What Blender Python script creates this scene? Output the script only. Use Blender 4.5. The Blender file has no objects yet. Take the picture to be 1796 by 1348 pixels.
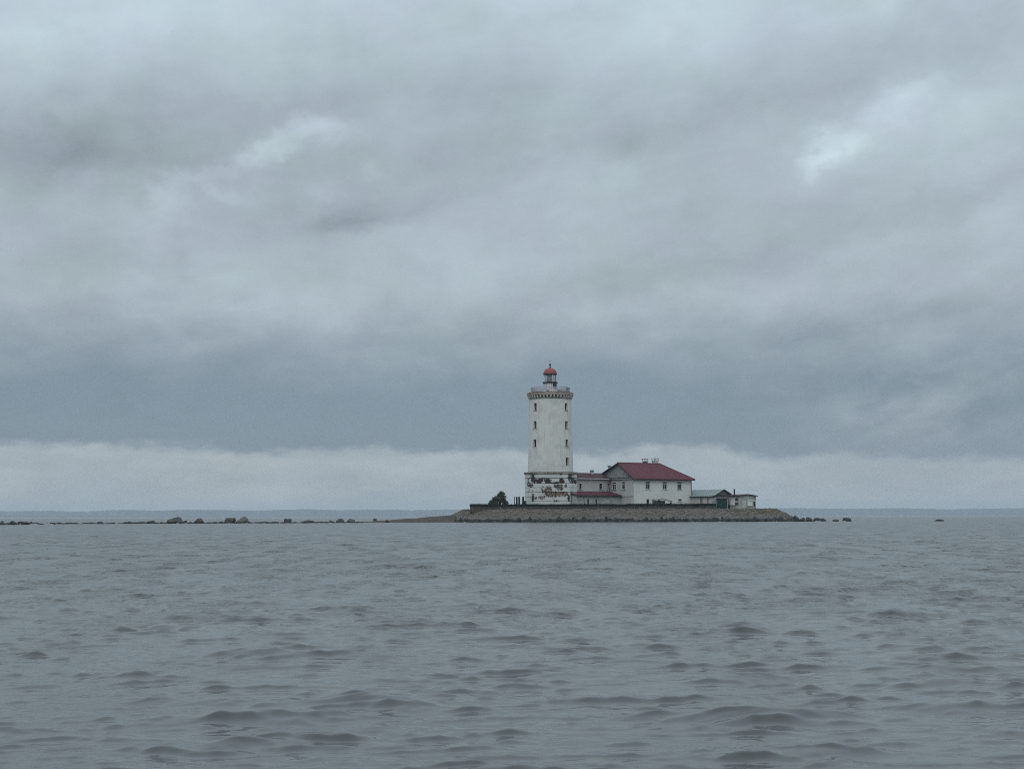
import bpy, bmesh, math, random
import numpy as np
from mathutils import Vector, Matrix, noise

random.seed(11)
RNG = np.random.default_rng(7)
R = math.radians
scene = bpy.context.scene
COL = scene.collection

# ------------------------------------------------------------------ camera
F = 2700.0                       # focal length in photograph pixels (photograph 1796 x 1348)
CX, CY = 898.0, 674.0
CAM_H = 1.10
PITCH = math.atan((905.5 - CY) / F)
ROLL = R(-0.15)
C = Vector((0, 0, CAM_H))
FWD = Vector((0, math.cos(PITCH), math.sin(PITCH)))
R0 = Vector((1, 0, 0)); U0 = Vector((0, -math.sin(PITCH), math.cos(PITCH)))
RT = R0 * math.cos(ROLL) + U0 * math.sin(ROLL)
UP = -R0 * math.sin(ROLL) + U0 * math.cos(ROLL)
cam_data = bpy.data.cameras.new('camera'); cam = bpy.data.objects.new('camera', cam_data); COL.objects.link(cam)
cam_data.sensor_width = 36; cam_data.lens = F / 1796 * 36
cam_data.clip_start = 0.1; cam_data.clip_end = 30000
cam.matrix_world = Matrix(((RT.x, UP.x, -FWD.x, C.x), (RT.y, UP.y, -FWD.y, C.y), (RT.z, UP.z, -FWD.z, C.z), (0, 0, 0, 1)))
scene.camera = cam

def pdir(px, py):
    return FWD + RT * ((px - CX) / F) + UP * (-(py - CY) / F)
def P(px, py, Y):                # the point of that pixel's ray at depth Y
    d = pdir(px, py); return C + d * (Y / d.y)
def proj(p):
    q = Vector(p) - C; k = q.dot(FWD)
    return CX + F * q.dot(RT) / k, CY - F * q.dot(UP) / k
def X(px, Y, py=890): return P(px, py, Y).x
def Z(py, Y, px=966): return P(px, py, Y).z
def water_at(px, py, ymax=305):  # where the ray meets the water
    d = pdir(px, py)
    Y = ymax if d.z >= -1e-4 else min(ymax, d.y * (-CAM_H / d.z))
    return Vector((P(px, py, Y).x, Y, 0))
def solve(fn, target, lo, hi):   # bisect fn(t) = target
    a = fn(lo) - target
    for _ in range(60):
        m = (lo + hi) / 2; b = fn(m) - target
        if (a < 0) == (b < 0): lo, a = m, b
        else: hi = m
    return (lo + hi) / 2

# ------------------------------------------------------------------ render settings
scene.render.engine = 'CYCLES'
scene.cycles.use_denoising = False
scene.cycles.filter_width = 0.95
scene.cycles.max_bounces = 6; scene.cycles.diffuse_bounces = 3; scene.cycles.glossy_bounces = 3
scene.cycles.transmission_bounces = 4; scene.cycles.transparent_max_bounces = 8; scene.cycles.volume_bounces = 0
scene.cycles.caustics_reflective = False; scene.cycles.caustics_refractive = False
scene.view_settings.view_transform = 'Standard'; scene.view_settings.look = 'None'
scene.view_settings.exposure = 0.07; scene.view_settings.gamma = 1.0; scene.view_settings.use_curve_mapping = False

def lin(r, g, b):
    return tuple(((c / 255) / 12.92 if c / 255 <= .04045 else ((c / 255 + .055) / 1.055) ** 2.4) for c in (r, g, b))

# ------------------------------------------------------------------ node helpers
class NT:
    def __init__(s, tree): s.t = tree; s.n = tree.nodes; s.l = tree.links
    def node(s, kind, **kw):
        n = s.n.new(kind)
        for k, v in kw.items(): setattr(n, k, v)
        return n
    def put(s, sock, v):
        if isinstance(v, bpy.types.NodeSocket): s.l.new(v, sock)
        elif v is not None:
            if hasattr(sock.default_value, '__len__') and not hasattr(v, '__len__'): v = (v,) * len(sock.default_value)
            if hasattr(sock.default_value, '__len__') and len(sock.default_value) == 4 and len(v) == 3: v = (*v, 1)
            sock.default_value = v
    def math(s, op, a, b=None, c=None, clamp=False):
        n = s.node('ShaderNodeMath', operation=op, use_clamp=clamp)
        for i, v in enumerate((a, b, c)):
            if v is not None: s.put(n.inputs[i], v)
        return n.outputs[0]
    def sm(s, lo, hi, v):        # smoothstep, works for lo > hi too
        n = s.node('ShaderNodeMapRange', interpolation_type='SMOOTHSTEP')
        inv = lo > hi
        s.put(n.inputs['Value'], v); s.put(n.inputs['From Min'], min(lo, hi)); s.put(n.inputs['From Max'], max(lo, hi))
        s.put(n.inputs['To Min'], 1.0 if inv else 0.0); s.put(n.inputs['To Max'], 0.0 if inv else 1.0)
        return n.outputs[0]
    def mix(s, f, a, b, blend='MIX'):
        n = s.node('ShaderNodeMix', data_type='RGBA', blend_type=blend)
        s.put(n.inputs[0], f); s.put(n.inputs[6], a); s.put(n.inputs[7], b)
        return n.outputs[2]
    def xyz(s, x, y, z):
        n = s.node('ShaderNodeCombineXYZ')
        for i, v in enumerate((x, y, z)): s.put(n.inputs[i], v)
        return n.outputs[0]
    def sep(s, v):
        n = s.node('ShaderNodeSeparateXYZ'); s.put(n.inputs[0], v); return n.outputs
    def noise(s, vec, scale, detail=3, rough=.5, dist=0.0, color=False):
        n = s.node('ShaderNodeTexNoise'); s.put(n.inputs['Vector'], vec); s.put(n.inputs['Scale'], scale)
        s.put(n.inputs['Detail'], detail); s.put(n.inputs['Roughness'], rough); s.put(n.inputs['Distortion'], dist)
        return n.outputs['Color' if color else 'Fac']
    def mapv(s, vec, loc=(0, 0, 0), rot=(0, 0, 0), scale=(1, 1, 1)):
        n = s.node('ShaderNodeMapping'); s.put(n.inputs[0], vec); s.put(n.inputs[1], loc); s.put(n.inputs[2], rot); s.put(n.inputs[3], scale)
        return n.outputs[0]

# ------------------------------------------------------------------ sky
SUN_DIR = Vector((-0.10, -0.60, 0.80)).normalized()        # towards the veiled sun: left of and behind the camera
world = bpy.data.worlds.new('World'); scene.world = world; world.use_nodes = True
w = NT(world.node_tree); w.n.clear()
geo = w.node('ShaderNodeTexCoord').outputs['Generated']
nrm = w.node('ShaderNodeVectorMath', operation='NORMALIZE'); w.put(nrm.inputs[0], geo)
dx, dy, dz = w.sep(nrm.outputs[0])
DEG = 57.29578
el0 = w.math('MULTIPLY', w.math('ARCSINE', dz), DEG)
az0 = w.math('MULTIPLY', w.math('ARCTAN2', dx, dy), DEG)
# soft warping so that no cloud has a clean outline
wc = w.noise(w.xyz(w.math('MULTIPLY', az0, .5), w.math('MULTIPLY', el0, .9), 3.1), .55, 4, .55, color=True)
wx, wy, wz = w.sep(wc)
wf = w.noise(w.xyz(az0, w.math('MULTIPLY', el0, 1.3), 9.7), .8, 7, .66, color=True)
fx, fy, fz = w.sep(wf)
az = w.math('ADD', az0, w.math('ADD', w.math('MULTIPLY_ADD', wx, 2.6, -1.3), w.math('MULTIPLY_ADD', fx, 2.0, -1.0)))
el = w.math('ADD', el0, w.math('ADD', w.math('MULTIPLY_ADD', wy, 1.2, -.6), w.math('MULTIPLY_ADD', fy, 1.3, -.65)))
# streak field: long soft rolls that rise to the right
tilt = R(8)
su = w.math('ADD', w.math('MULTIPLY', az0, math.cos(tilt)), w.math('MULTIPLY', el0, math.sin(tilt)))
sv = w.math('SUBTRACT', w.math('MULTIPLY', el0, math.cos(tilt)), w.math('MULTIPLY', az0, math.sin(tilt)))
roll = w.noise(w.xyz(w.math('MULTIPLY', su, .085), w.math('MULTIPLY', sv, .34), 1.3), 1.0, 4, .5, .35)
puff = w.noise(w.xyz(w.math('MULTIPLY', su, .28), w.math('MULTIPLY', sv, .52), 5.3), 1.0, 6, .58, .2)
wisp = w.noise(w.xyz(w.math('MULTIPLY', su, .7), w.math('MULTIPLY', sv, 1.1), 8.8), 1.0, 5, .6)
C_TOP, C_MID = lin(178, 193, 201), lin(167, 180, 187)
C_DARK, C_LOW, C_LOW2 = lin(123, 139, 153), lin(158, 170, 177), lin(171, 180, 185)
col = w.mix(w.sm(10.5, 18.5, el), C_MID, C_TOP)
# billows: finer towards the horizon, lit on their upper side and dark underneath
pers = w.math('DIVIDE', 17.0, w.math('ADD', w.math('MAXIMUM', el0, 0.0), 7.0))
bu = w.math('MULTIPLY', w.math('ADD', su, w.math('MULTIPLY_ADD', wx, 4.0, -2.0)), w.math('MULTIPLY', pers, .14))
bv = w.math('MULTIPLY', w.math('ADD', sv, w.math('MULTIPLY_ADD', wy, 2.4, -1.2)), w.math('MULTIPLY', pers, .31))
bil1 = w.noise(w.xyz(bu, bv, 4.4), 1.0, 6, .52, .15)
bil2 = w.noise(w.xyz(bu, w.math('ADD', bv, .22), 4.4), 1.0, 6, .52, .15)
relief = w.math('MULTIPLY', w.math('SUBTRACT', bil1, bil2), 1.0)
relief = w.math('MAXIMUM', w.math('MINIMUM', relief, .16), -.14)
mod = w.math('ADD', w.math('MULTIPLY', relief, .46), w.math('ADD', w.math('MULTIPLY_ADD', roll, .26, -.13), w.math('ADD', w.math('MULTIPLY_ADD', puff, .32, -.16), w.math('MULTIPLY_ADD', wisp, .06, -.03))))
# a slight drift of hue between the blue-grey and the green-grey parts of the deck
col = w.mix(w.sm(.35, .65, wz), w.mix(1.0, col, (.985, 1.0, .985), 'MULTIPLY'), w.mix(1.0, col, (1.0, .99, 1.025), 'MULTIPLY'))

def blob(px, py, rx, ry, ang, amp):     # one lighter or darker patch of cloud, placed by its direction; radii in photo pixels
    d = pdir(px, py).normalized()
    ae, aa = math.degrees(math.asin(d.z)), math.degrees(math.atan2(d.x, d.y))
    k = math.degrees(1 / F); c, s_ = math.cos(R(ang)), math.sin(R(ang))
    da = w.math('SUBTRACT', az, aa); de = w.math('SUBTRACT', el, ae)
    a = w.math('ADD', w.math('MULTIPLY', da, c / (rx * k)), w.math('MULTIPLY', de, s_ / (rx * k)))
    b = w.math('ADD', w.math('MULTIPLY', de, c / (ry * k)), w.math('MULTIPLY', da, -s_ / (ry * k)))
    r2 = w.math('ADD', w.math('MULTIPLY', a, a), w.math('MULTIPLY', b, b))
    return w.math('MULTIPLY', w.math('EXPONENT', w.math('MULTIPLY', r2, -1.0)), amp)
BLOBS = [  # px, py, rx, ry, rise to the right, relative brightness
    # the ragged break at upper left
    (252, 415, 34, 46, 60, .10), (286, 368, 34, 40, 60, .12), (306, 335, 38, 28, 40, .16), (352, 300, 36, 13, 20, .11), (402, 288, 40, 13, 15, .11), (442, 274, 34, 18, 30, .16),
    (480, 257, 36, 22, 35, .24), (520, 226, 30, 22, 30, .13), (549, 232, 38, 26, 10, .27), (596, 226, 46, 20, 0, .10), (652, 302, 26, 24, 0, .13), (560, 343, 34, 26, 45, .15), (386, 331, 44, 11, -30, .13),
    # the brighter break at upper right
    (1428, 286, 38, 22, 20, .22), (1456, 256, 48, 30, 35, .30), (1505, 228, 60, 28, 30, .10), (1545, 200, 46, 22, 10, .14), (1592, 155, 60, 26, 10, .26), (1660, 180, 100, 46, 0, .11), (1700, 250, 150, 80, 0, .08),
    (1770, 360, 60, 60, 50, .10), (770, 425, 70, 60, 40, .08), (20, 75, 60, 90, 0, .05), (240, 25, 170, 55, 5, .08), (1060, 330, 150, 44, 28, .09), (1130, 285, 60, 26, 35, .07),
    (1560, 420, 200, 34, 5, .06), (700, 490, 320, 50, 5, .06), (350, 480, 240, 80, 0, .05), (1350, 520, 300, 30, 3, .06),
    # darker bellies
    (160, 275, 300, 46, 3, -.28), (330, 200, 340, 56, 4, -.16), (618, 388, 96, 24, 8, -.20), (700, 330, 140, 60, 10, -.09), (1000, 250, 260, 40, 10, -.08), (1320, 185, 260, 46, 22, -.13), (1110, 262, 80, 26, 20, -.09),
    (1690, 340, 120, 36, 8, -.14), (1500, 400, 160, 34, 10, -.08), (1180, 472, 230, 26, 8, -.15), (40, 560, 180, 70, 0, -.10), (900, 560, 160, 50, 10, -.08), (1700, 90, 200, 60, 15, -.07), (880, 150, 260, 60, 8, -.05),
]
tot = mod
for bl in BLOBS: tot = w.math('ADD', tot, blob(*bl))
gain = w.math('MAXIMUM', w.math('ADD', tot, 1.0), .55)
col = w.mix(1.0, col, gain, 'MULTIPLY')
# the dark bank that lies over the horizon, ragged below, fading upwards
edge_n = w.noise(w.xyz(w.math('MULTIPLY', az0, .35), w.math('MULTIPLY', el0, .7), 2.2), 1.6, 5, .6)
lowel = w.math('ADD', el0, w.math('MULTIPLY_ADD', edge_n, 1.3, -.65))
lowel = w.math('ADD', w.math('SUBTRACT', lowel, blob(1150, 800, 110, 60, 0, .30)), w.math('MULTIPLY', az0, .016))
bank_lo = w.sm(1.85, 2.62, lowel)
topel = w.math('ADD', w.math('ADD', el0, w.math('MULTIPLY_ADD', roll, 2.4, -1.2)), w.math('ADD', w.math('MULTIPLY_ADD', wy, 2.2, -1.1), w.math('MULTIPLY_ADD', puff, 1.8, -.9)))
bank_hi = w.sm(8.4, 4.3, topel)
heap = blob(1640, 712, 180, 66, 6, .6)
heap2 = blob(1570, 665, 90, 26, 20, .35)
bank = w.math('MULTIPLY', w.math('MULTIPLY', bank_lo, bank_hi), w.math('SUBTRACT', 1.0, w.math('MINIMUM', w.math('MULTIPLY', w.math('ADD', heap, heap2), w.sm(.30, .62, puff)), .85)))
dark = w.mix(1.0, C_DARK, w.math('ADD', w.math('MULTIPLY', relief, .22), w.math('MULTIPLY_ADD', wisp, .12, .94)), 'MULTIPLY')
col = w.mix(bank, col, dark)
# the lighter strip under the bank
strip = w.sm(2.62, 1.85, lowel)
lowc = w.mix(w.sm(.40, .66, w.noise(w.xyz(w.math('MULTIPLY', az0, .16), w.math('MULTIPLY', el0, .55), 6.0), 1.5, 5, .55)), C_LOW, C_LOW2)
lowc = w.mix(w.math('MULTIPLY', w.sm(2.0, 14.0, az0), .45), lowc, lin(150, 163, 172))
lowc = w.mix(1.0, lowc, w.math('ADD', w.math('MULTIPLY', relief, .12), w.math('MULTIPLY_ADD', puff, .42, .79)), 'MULTIPLY')
col = w.mix(strip, col, lowc)
# an overcast deck is brighter towards the zenith (steeper than the CIE overcast law: raised overhead to brighten sea and walls)
zen = w.math('DIVIDE', w.math('MULTIPLY_ADD', w.math('MAXIMUM', dz, .26), 3.2, 1.0), 1.832)
col = w.mix(1.0, col, zen, 'MULTIPLY')
sky = w.node('ShaderNodeTexSky', sky_type='NISHITA')
sky.sun_disc = False; sky.sun_elevation = math.asin(SUN_DIR.z); sky.sun_rotation = math.atan2(SUN_DIR.x, SUN_DIR.y)
skyc = w.mix(1.0, sky.outputs[0], (.08, .08, .08), 'MULTIPLY')
col = w.mix(.94, skyc, col)                                # thin cloud lets a little of the clear sky through
bg = w.node('ShaderNodeBackground'); w.put(bg.inputs[0], col); bg.inputs[1].default_value = 1.0
wo = w.node('ShaderNodeOutputWorld'); w.l.new(bg.outputs[0], wo.inputs[0])
world.cycles.sampling_method = 'MANUAL'; world.cycles.sample_map_resolution = 512

sun_data = bpy.data.lights.new('sun', 'SUN'); sun_data.energy = 0.6; sun_data.angle = R(40); sun_data.color = (1, .965, .92)
sun = bpy.data.objects.new('sun', sun_data); COL.objects.link(sun)
sun.rotation_euler = SUN_DIR.to_track_quat('Z', 'Y').to_euler(); sun.location = (-200, -200, 300)

# ------------------------------------------------------------------ mesh helpers
class MB:
    def __init__(s): s.v = []; s.f = []
    def add(s, verts, faces):
        o = len(s.v); s.v += [tuple(p) for p in verts]; s.f += [tuple(i + o for i in f) for f in faces]; return s
    def quad(s, a, b, c, d): return s.add((a, b, c, d), ((0, 1, 2, 3),))
    def box(s, x0, x1, y0, y1, z0, z1, M=None):
        vs = [Vector((x, y, z)) for z in (z0, z1) for y in (y0, y1) for x in (x0, x1)]
        if M: vs = [M @ p for p in vs]
        return s.add(vs, ((0, 2, 3, 1), (4, 5, 7, 6), (0, 1, 5, 4), (2, 6, 7, 3), (0, 4, 6, 2), (1, 3, 7, 5)))
    def slab(s, poly, t, down=True):            # a polygon in space thickened straight down
        n = len(poly); lo = [Vector(p) - Vector((0, 0, t)) for p in poly]
        fs = [tuple(range(n)), tuple(range(2 * n - 1, n - 1, -1))] + [(i, i + n, (i + 1) % n + n, (i + 1) % n) for i in range(n)]
        return s.add([Vector(p) for p in poly] + lo, fs)
    def prism(s, pts, z0, z1):                  # plan polygon extruded upwards
        n = len(pts)
        fs = [tuple(range(n - 1, -1, -1)), tuple(range(n, 2 * n))] + [(i, (i + 1) % n, (i + 1) % n + n, i + n) for i in range(n)]
        return s.add([(x, y, z0) for x, y in pts] + [(x, y, z1) for x, y in pts], fs)
    def lathe(s, prof, n=48, c=(0, 0), cap=True):
        vs = []
        for r, z in prof:
            vs += [(c[0] + r * math.cos(2 * math.pi * i / n), c[1] + r * math.sin(2 * math.pi * i / n), z) for i in range(n)]
        fs = []
        for k in range(len(prof) - 1):
            for i in range(n):
                j = (i + 1) % n; fs.append((k * n + i, k * n + j, k * n + n + j, k * n + n + i))
        if cap:
            fs.append(tuple(range(n - 1, -1, -1))); m = (len(prof) - 1) * n; fs.append(tuple(range(m, m + n)))
        return s.add(vs, fs)
    def tube(s, a, b, r0, r1=None, n=8):
        a, b = Vector(a), Vector(b); r1 = r0 if r1 is None else r1
        d = (b - a).normalized(); e = d.orthogonal().normalized(); g = d.cross(e)
        vs = [p + (e * math.cos(2 * math.pi * i / n) + g * math.sin(2 * math.pi * i / n)) * r for p, r in ((a, r0), (b, r1)) for i in range(n)]
        fs = [(i, (i + 1) % n, (i + 1) % n + n, i + n) for i in range(n)] + [tuple(range(n - 1, -1, -1)), tuple(range(n, 2 * n))]
        return s.add(vs, fs)
    def mesh(s, name, mat, smooth=False):
        me = bpy.data.meshes.new(name); me.from_pydata(s.v, [], s.f); me.update()
        if mat: me.materials.append(mat)
        if smooth:
            me.polygons.foreach_set('use_smooth', [True] * len(me.polygons))
        return me
    def build(s, name, mat, parent=None, smooth=False, kind=None, label=None):
        o = bpy.data.objects.new(name, s.mesh(name, mat, smooth)); COL.objects.link(o)
        if parent: o.parent = parent
        if kind: o['kind'] = kind
        if label: o['label'] = label
        return o
def inst(name, me, parent, loc, rot=(0, 0, 0), scale=(1, 1, 1)):
    o = bpy.data.objects.new(name, me); COL.objects.link(o); o.parent = parent; o.location = loc; o.rotation_euler = rot; o.scale = scale
    return o
def thing(name, label, cat, loc=(0, 0, 0), rz=0, group=None):
    o = bpy.data.objects.new(name, None); COL.objects.link(o); o.empty_display_size = .5
    o.location = loc; o.rotation_euler = (0, 0, rz); o['label'] = label; o['category'] = cat
    if group: o['group'] = group
    return o
def tag(o, label, cat, group=None):
    o['label'] = label; o['category'] = cat
    if group: o['group'] = group
    return o

def wall(mb, o, e, s0, s1, z0, z1, holes, nrm_, depth=.18):
    """front face of a wall with openings; o origin, e unit vector along it, nrm_ outward; holes (a, b, c, d): s a..b, z c..d"""
    o, e, nrm_ = Vector(o), Vector(e), Vector(nrm_)
    S = sorted({s0, s1, *[h[0] for h in holes], *[h[1] for h in holes]}); T = sorted({z0, z1, *[h[2] for h in holes], *[h[3] for h in holes]})
    pt = lambda s, z, d=0: o + e * s + Vector((0, 0, z)) - nrm_ * d
    for i in range(len(S) - 1):
        for j in range(len(T) - 1):
            cs, ct = (S[i] + S[i + 1]) / 2, (T[j] + T[j + 1]) / 2
            if any(h[0] < cs < h[1] and h[2] < ct < h[3] for h in holes): continue
            mb.quad(pt(S[i], T[j]), pt(S[i + 1], T[j]), pt(S[i + 1], T[j + 1]), pt(S[i], T[j + 1]))
    for a, b, c, d in holes:
        mb.quad(pt(a, c), pt(a, d), pt(a, d, depth), pt(a, c, depth)); mb.quad(pt(b, c), pt(b, c, depth), pt(b, d, depth), pt(b, d))
        mb.quad(pt(a, c), pt(a, c, depth), pt(b, c, depth), pt(b, c)); mb.quad(pt(a, d), pt(b, d), pt(b, d, depth), pt(a, d, depth))
    return mb
def frame_M(o, e, n):            # local axes of a wall: x along e, y outward, z up
    o, e, n = Vector(o), Vector(e), Vector(n)
    return Matrix(((e.x, n.x, 0, o.x), (e.y, n.y, 0, o.y), (e.z, n.z, 1, o.z), (0, 0, 0, 1)))

# ------------------------------------------------------------------ materials
MATS = {}
def material(name, color, rough=.8, var=.15, scale=1.5, bump=.0, bscale=8, spec=.3, color2=None, metallic=0.0, streak=0.0):
    m = bpy.data.materials.new(name); m.use_nodes = True; t = NT(m.node_tree)
    b = t.n['Principled BSDF']; co = t.node('ShaderNodeTexCoord').outputs['Object']
    n1 = t.noise(co, scale, 5, .6)
    k = t.math('MULTIPLY_ADD', n1, 2 * var, 1 - var)
    c = t.mix(1.0, color, k, 'MULTIPLY')
    if color2 is not None: c = t.mix(t.sm(.46, .64, t.noise(co, scale * .45, 5, .62)), c, t.mix(1.0, color2, k, 'MULTIPLY'))
    if streak:
        sn = t.noise(t.mapv(co, scale=(2.2, 2.2, .18)), 1.4, 4, .6)
        c = t.mix(t.math('MULTIPLY', t.sm(.5, .75, sn), streak), c, (.20, .195, .17))
    t.put(b.inputs['Base Color'], c); b.inputs['Roughness'].default_value = rough; b.inputs['Metallic'].default_value = metallic
    b.inputs['Specular IOR Level'].default_value = spec
    if bump:
        bn = t.node('ShaderNodeBump'); bn.inputs['Strength'].default_value = 1; bn.inputs['Distance'].default_value = bump
        t.put(bn.inputs['Height'], t.noise(co, bscale, 4, .6)); t.l.new(bn.outputs[0], b.inputs['Normal'])
    MATS[name] = m; return m

M_WHITE = material('white_plaster', (.66, .66, .62), .9, .10, 1.2, .02, 5, .2, (.57, .57, .535), streak=.30)
M_HOUSE = material('house_plaster', (.67, .67, .64), .9, .06, .5, .006, 6, .2, (.60, .605, .58), streak=.12)
M_GABLE = material('shaded_end_wall_plaster', (.50, .49, .475), .9, .06, .8, .006, 6, .2, (.46, .45, .44), streak=.2)  # end wall turned from the light; some of its shade put into the colour
M_WING = material('wing_plaster', (.50, .475, .455), .9, .06, .6, .006, 6, .2, (.47, .455, .44), streak=.15)
M_CORNICE = material('weathered_cornice', (.40, .345, .29), .9, .25, 2.0, .02, 5, .2, (.21, .125, .095))
M_ROOF = material('oxblood_sheet_roof', (.105, .028, .037), .7, .16, .8, .004, 6, .25, (.09, .024, .034))
M_ROOF_OLD = material('old_sheet_roof', (.072, .026, .031), .7, .2, 1.0, .004, 6, .25, (.045, .030, .032))
M_FASCIA = material('dark_trim', (.030, .026, .030), .7, .2, 3)
M_TRIM = material('white_trim', (.66, .67, .66), .7, .05, 3)
M_PLANK = material('grey_planks', (.33, .335, .33), .9, .22, 3.5, .01, 10, .2, (.24, .25, .245), streak=.3)
M_PORCH = material('porch_planks', (.42, .44, .41), .9, .18, 2.5, .01, 10, .2, (.31, .33, .28), streak=.35)
M_DOME = material('red_dome_paint', (.27, .052, .045), .5, .2, 1.6, .003, 5, .4, (.17, .05, .045))
M_BLACK = material('black_iron', (.022, .024, .027), .55, .2, 4, metallic=.0)
M_IRON = material('grey_iron', (.13, .145, .155), .6, .2, 4)
M_RAIL = material('pale_rail_paint', (.40, .37, .40), .6, .2, 3)
M_PANEL = material('slate_panel', (.075, .10, .13), .45, .2, 3)
M_DARKPOST = material('tarred_wood', (.028, .031, .028), .85, .3, 5)
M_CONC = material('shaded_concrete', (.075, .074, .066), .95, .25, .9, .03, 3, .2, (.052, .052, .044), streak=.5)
M_COPING = material('mossy_coping', (.016, .020, .015), .95, .4, 2.2, .03, 6, .2, (.022, .024, .020))
M_TURF = material('rough_turf', (.075, .072, .040), 1, .35, .8, .06, 3, .1, (.115, .105, .075))
M_METALROOF = material('bluegrey_sheet_roof', (.20, .235, .24), .6, .12, 1.0, .003, 6, .3, (.16, .19, .195))
M_BEIGE = material('beige_board', (.50, .47, .44), .9, .1, 1.5)
M_TEAL = material('teal_paint', (.013, .045, .043), .7, .25, 1.6, .003, 6, .3, (.011, .034, .032))
M_SHED = material('weathered_whitewash', (.42, .41, .385), .9, .2, 1.7, .01, 8, .2, (.29, .275, .255), streak=.5)
M_BRICK = material('sooty_brick', (.14, .075, .06), .9, .3, 4, .01, 8)
M_CHIM = material('grey_chimney', (.44, .44, .43), .9, .2, 3, .01, 8)
M_WOOD = material('bark', (.06, .048, .036), .9, .3, 6, .01, 10)
M_SAND = material('gravel_bar', (.070, .058, .046), .95, .35, 1.2, .05, 4, .2, (.048, .042, .036))

def glass_mat(name, tint, mixf, rough=.08):
    m = bpy.data.materials.new(name); m.use_nodes = True; t = NT(m.node_tree); b = t.n['Principled BSDF']
    co = t.node('ShaderNodeTexCoord').outputs['Object']
    t.put(b.inputs['Base Color'], t.mix(t.noise(co, 1.5, 2), tint, tuple(c * .5 for c in tint)))
    b.inputs['Roughness'].default_value = rough; b.inputs['IOR'].default_value = 1.5
    if mixf:
        tr = t.node('ShaderNodeBsdfTransparent'); mx = t.node('ShaderNodeMixShader'); out = t.n['Material Output']
        mx.inputs[0].default_value = mixf
        t.l.new(b.outputs[0], mx.inputs[1]); t.l.new(tr.outputs[0], mx.inputs[2]); t.l.new(mx.outputs[0], out.inputs[0])
    return m
M_PANE = glass_mat('dark_window_glass', (.012, .014, .016), 0)
M_PALEPANE = glass_mat('curtained_glass', (.20, .22, .21), 0, .2)
M_LANTERN = glass_mat('lantern_glass', (.30, .34, .35), .72, .03)
M_LENS = glass_mat('lens_glass', (.62, .68, .68), .45, .08)

# peeling plaster of the lighthouse plinth: lost render shows brick red and ochre stone
M_PEEL = bpy.data.materials.new('peeling_plaster'); M_PEEL.use_nodes = True
t = NT(M_PEEL.node_tree); b = t.n['Principled BSDF']
geo_p = t.node('ShaderNodeNewGeometry').outputs['Position']

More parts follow.
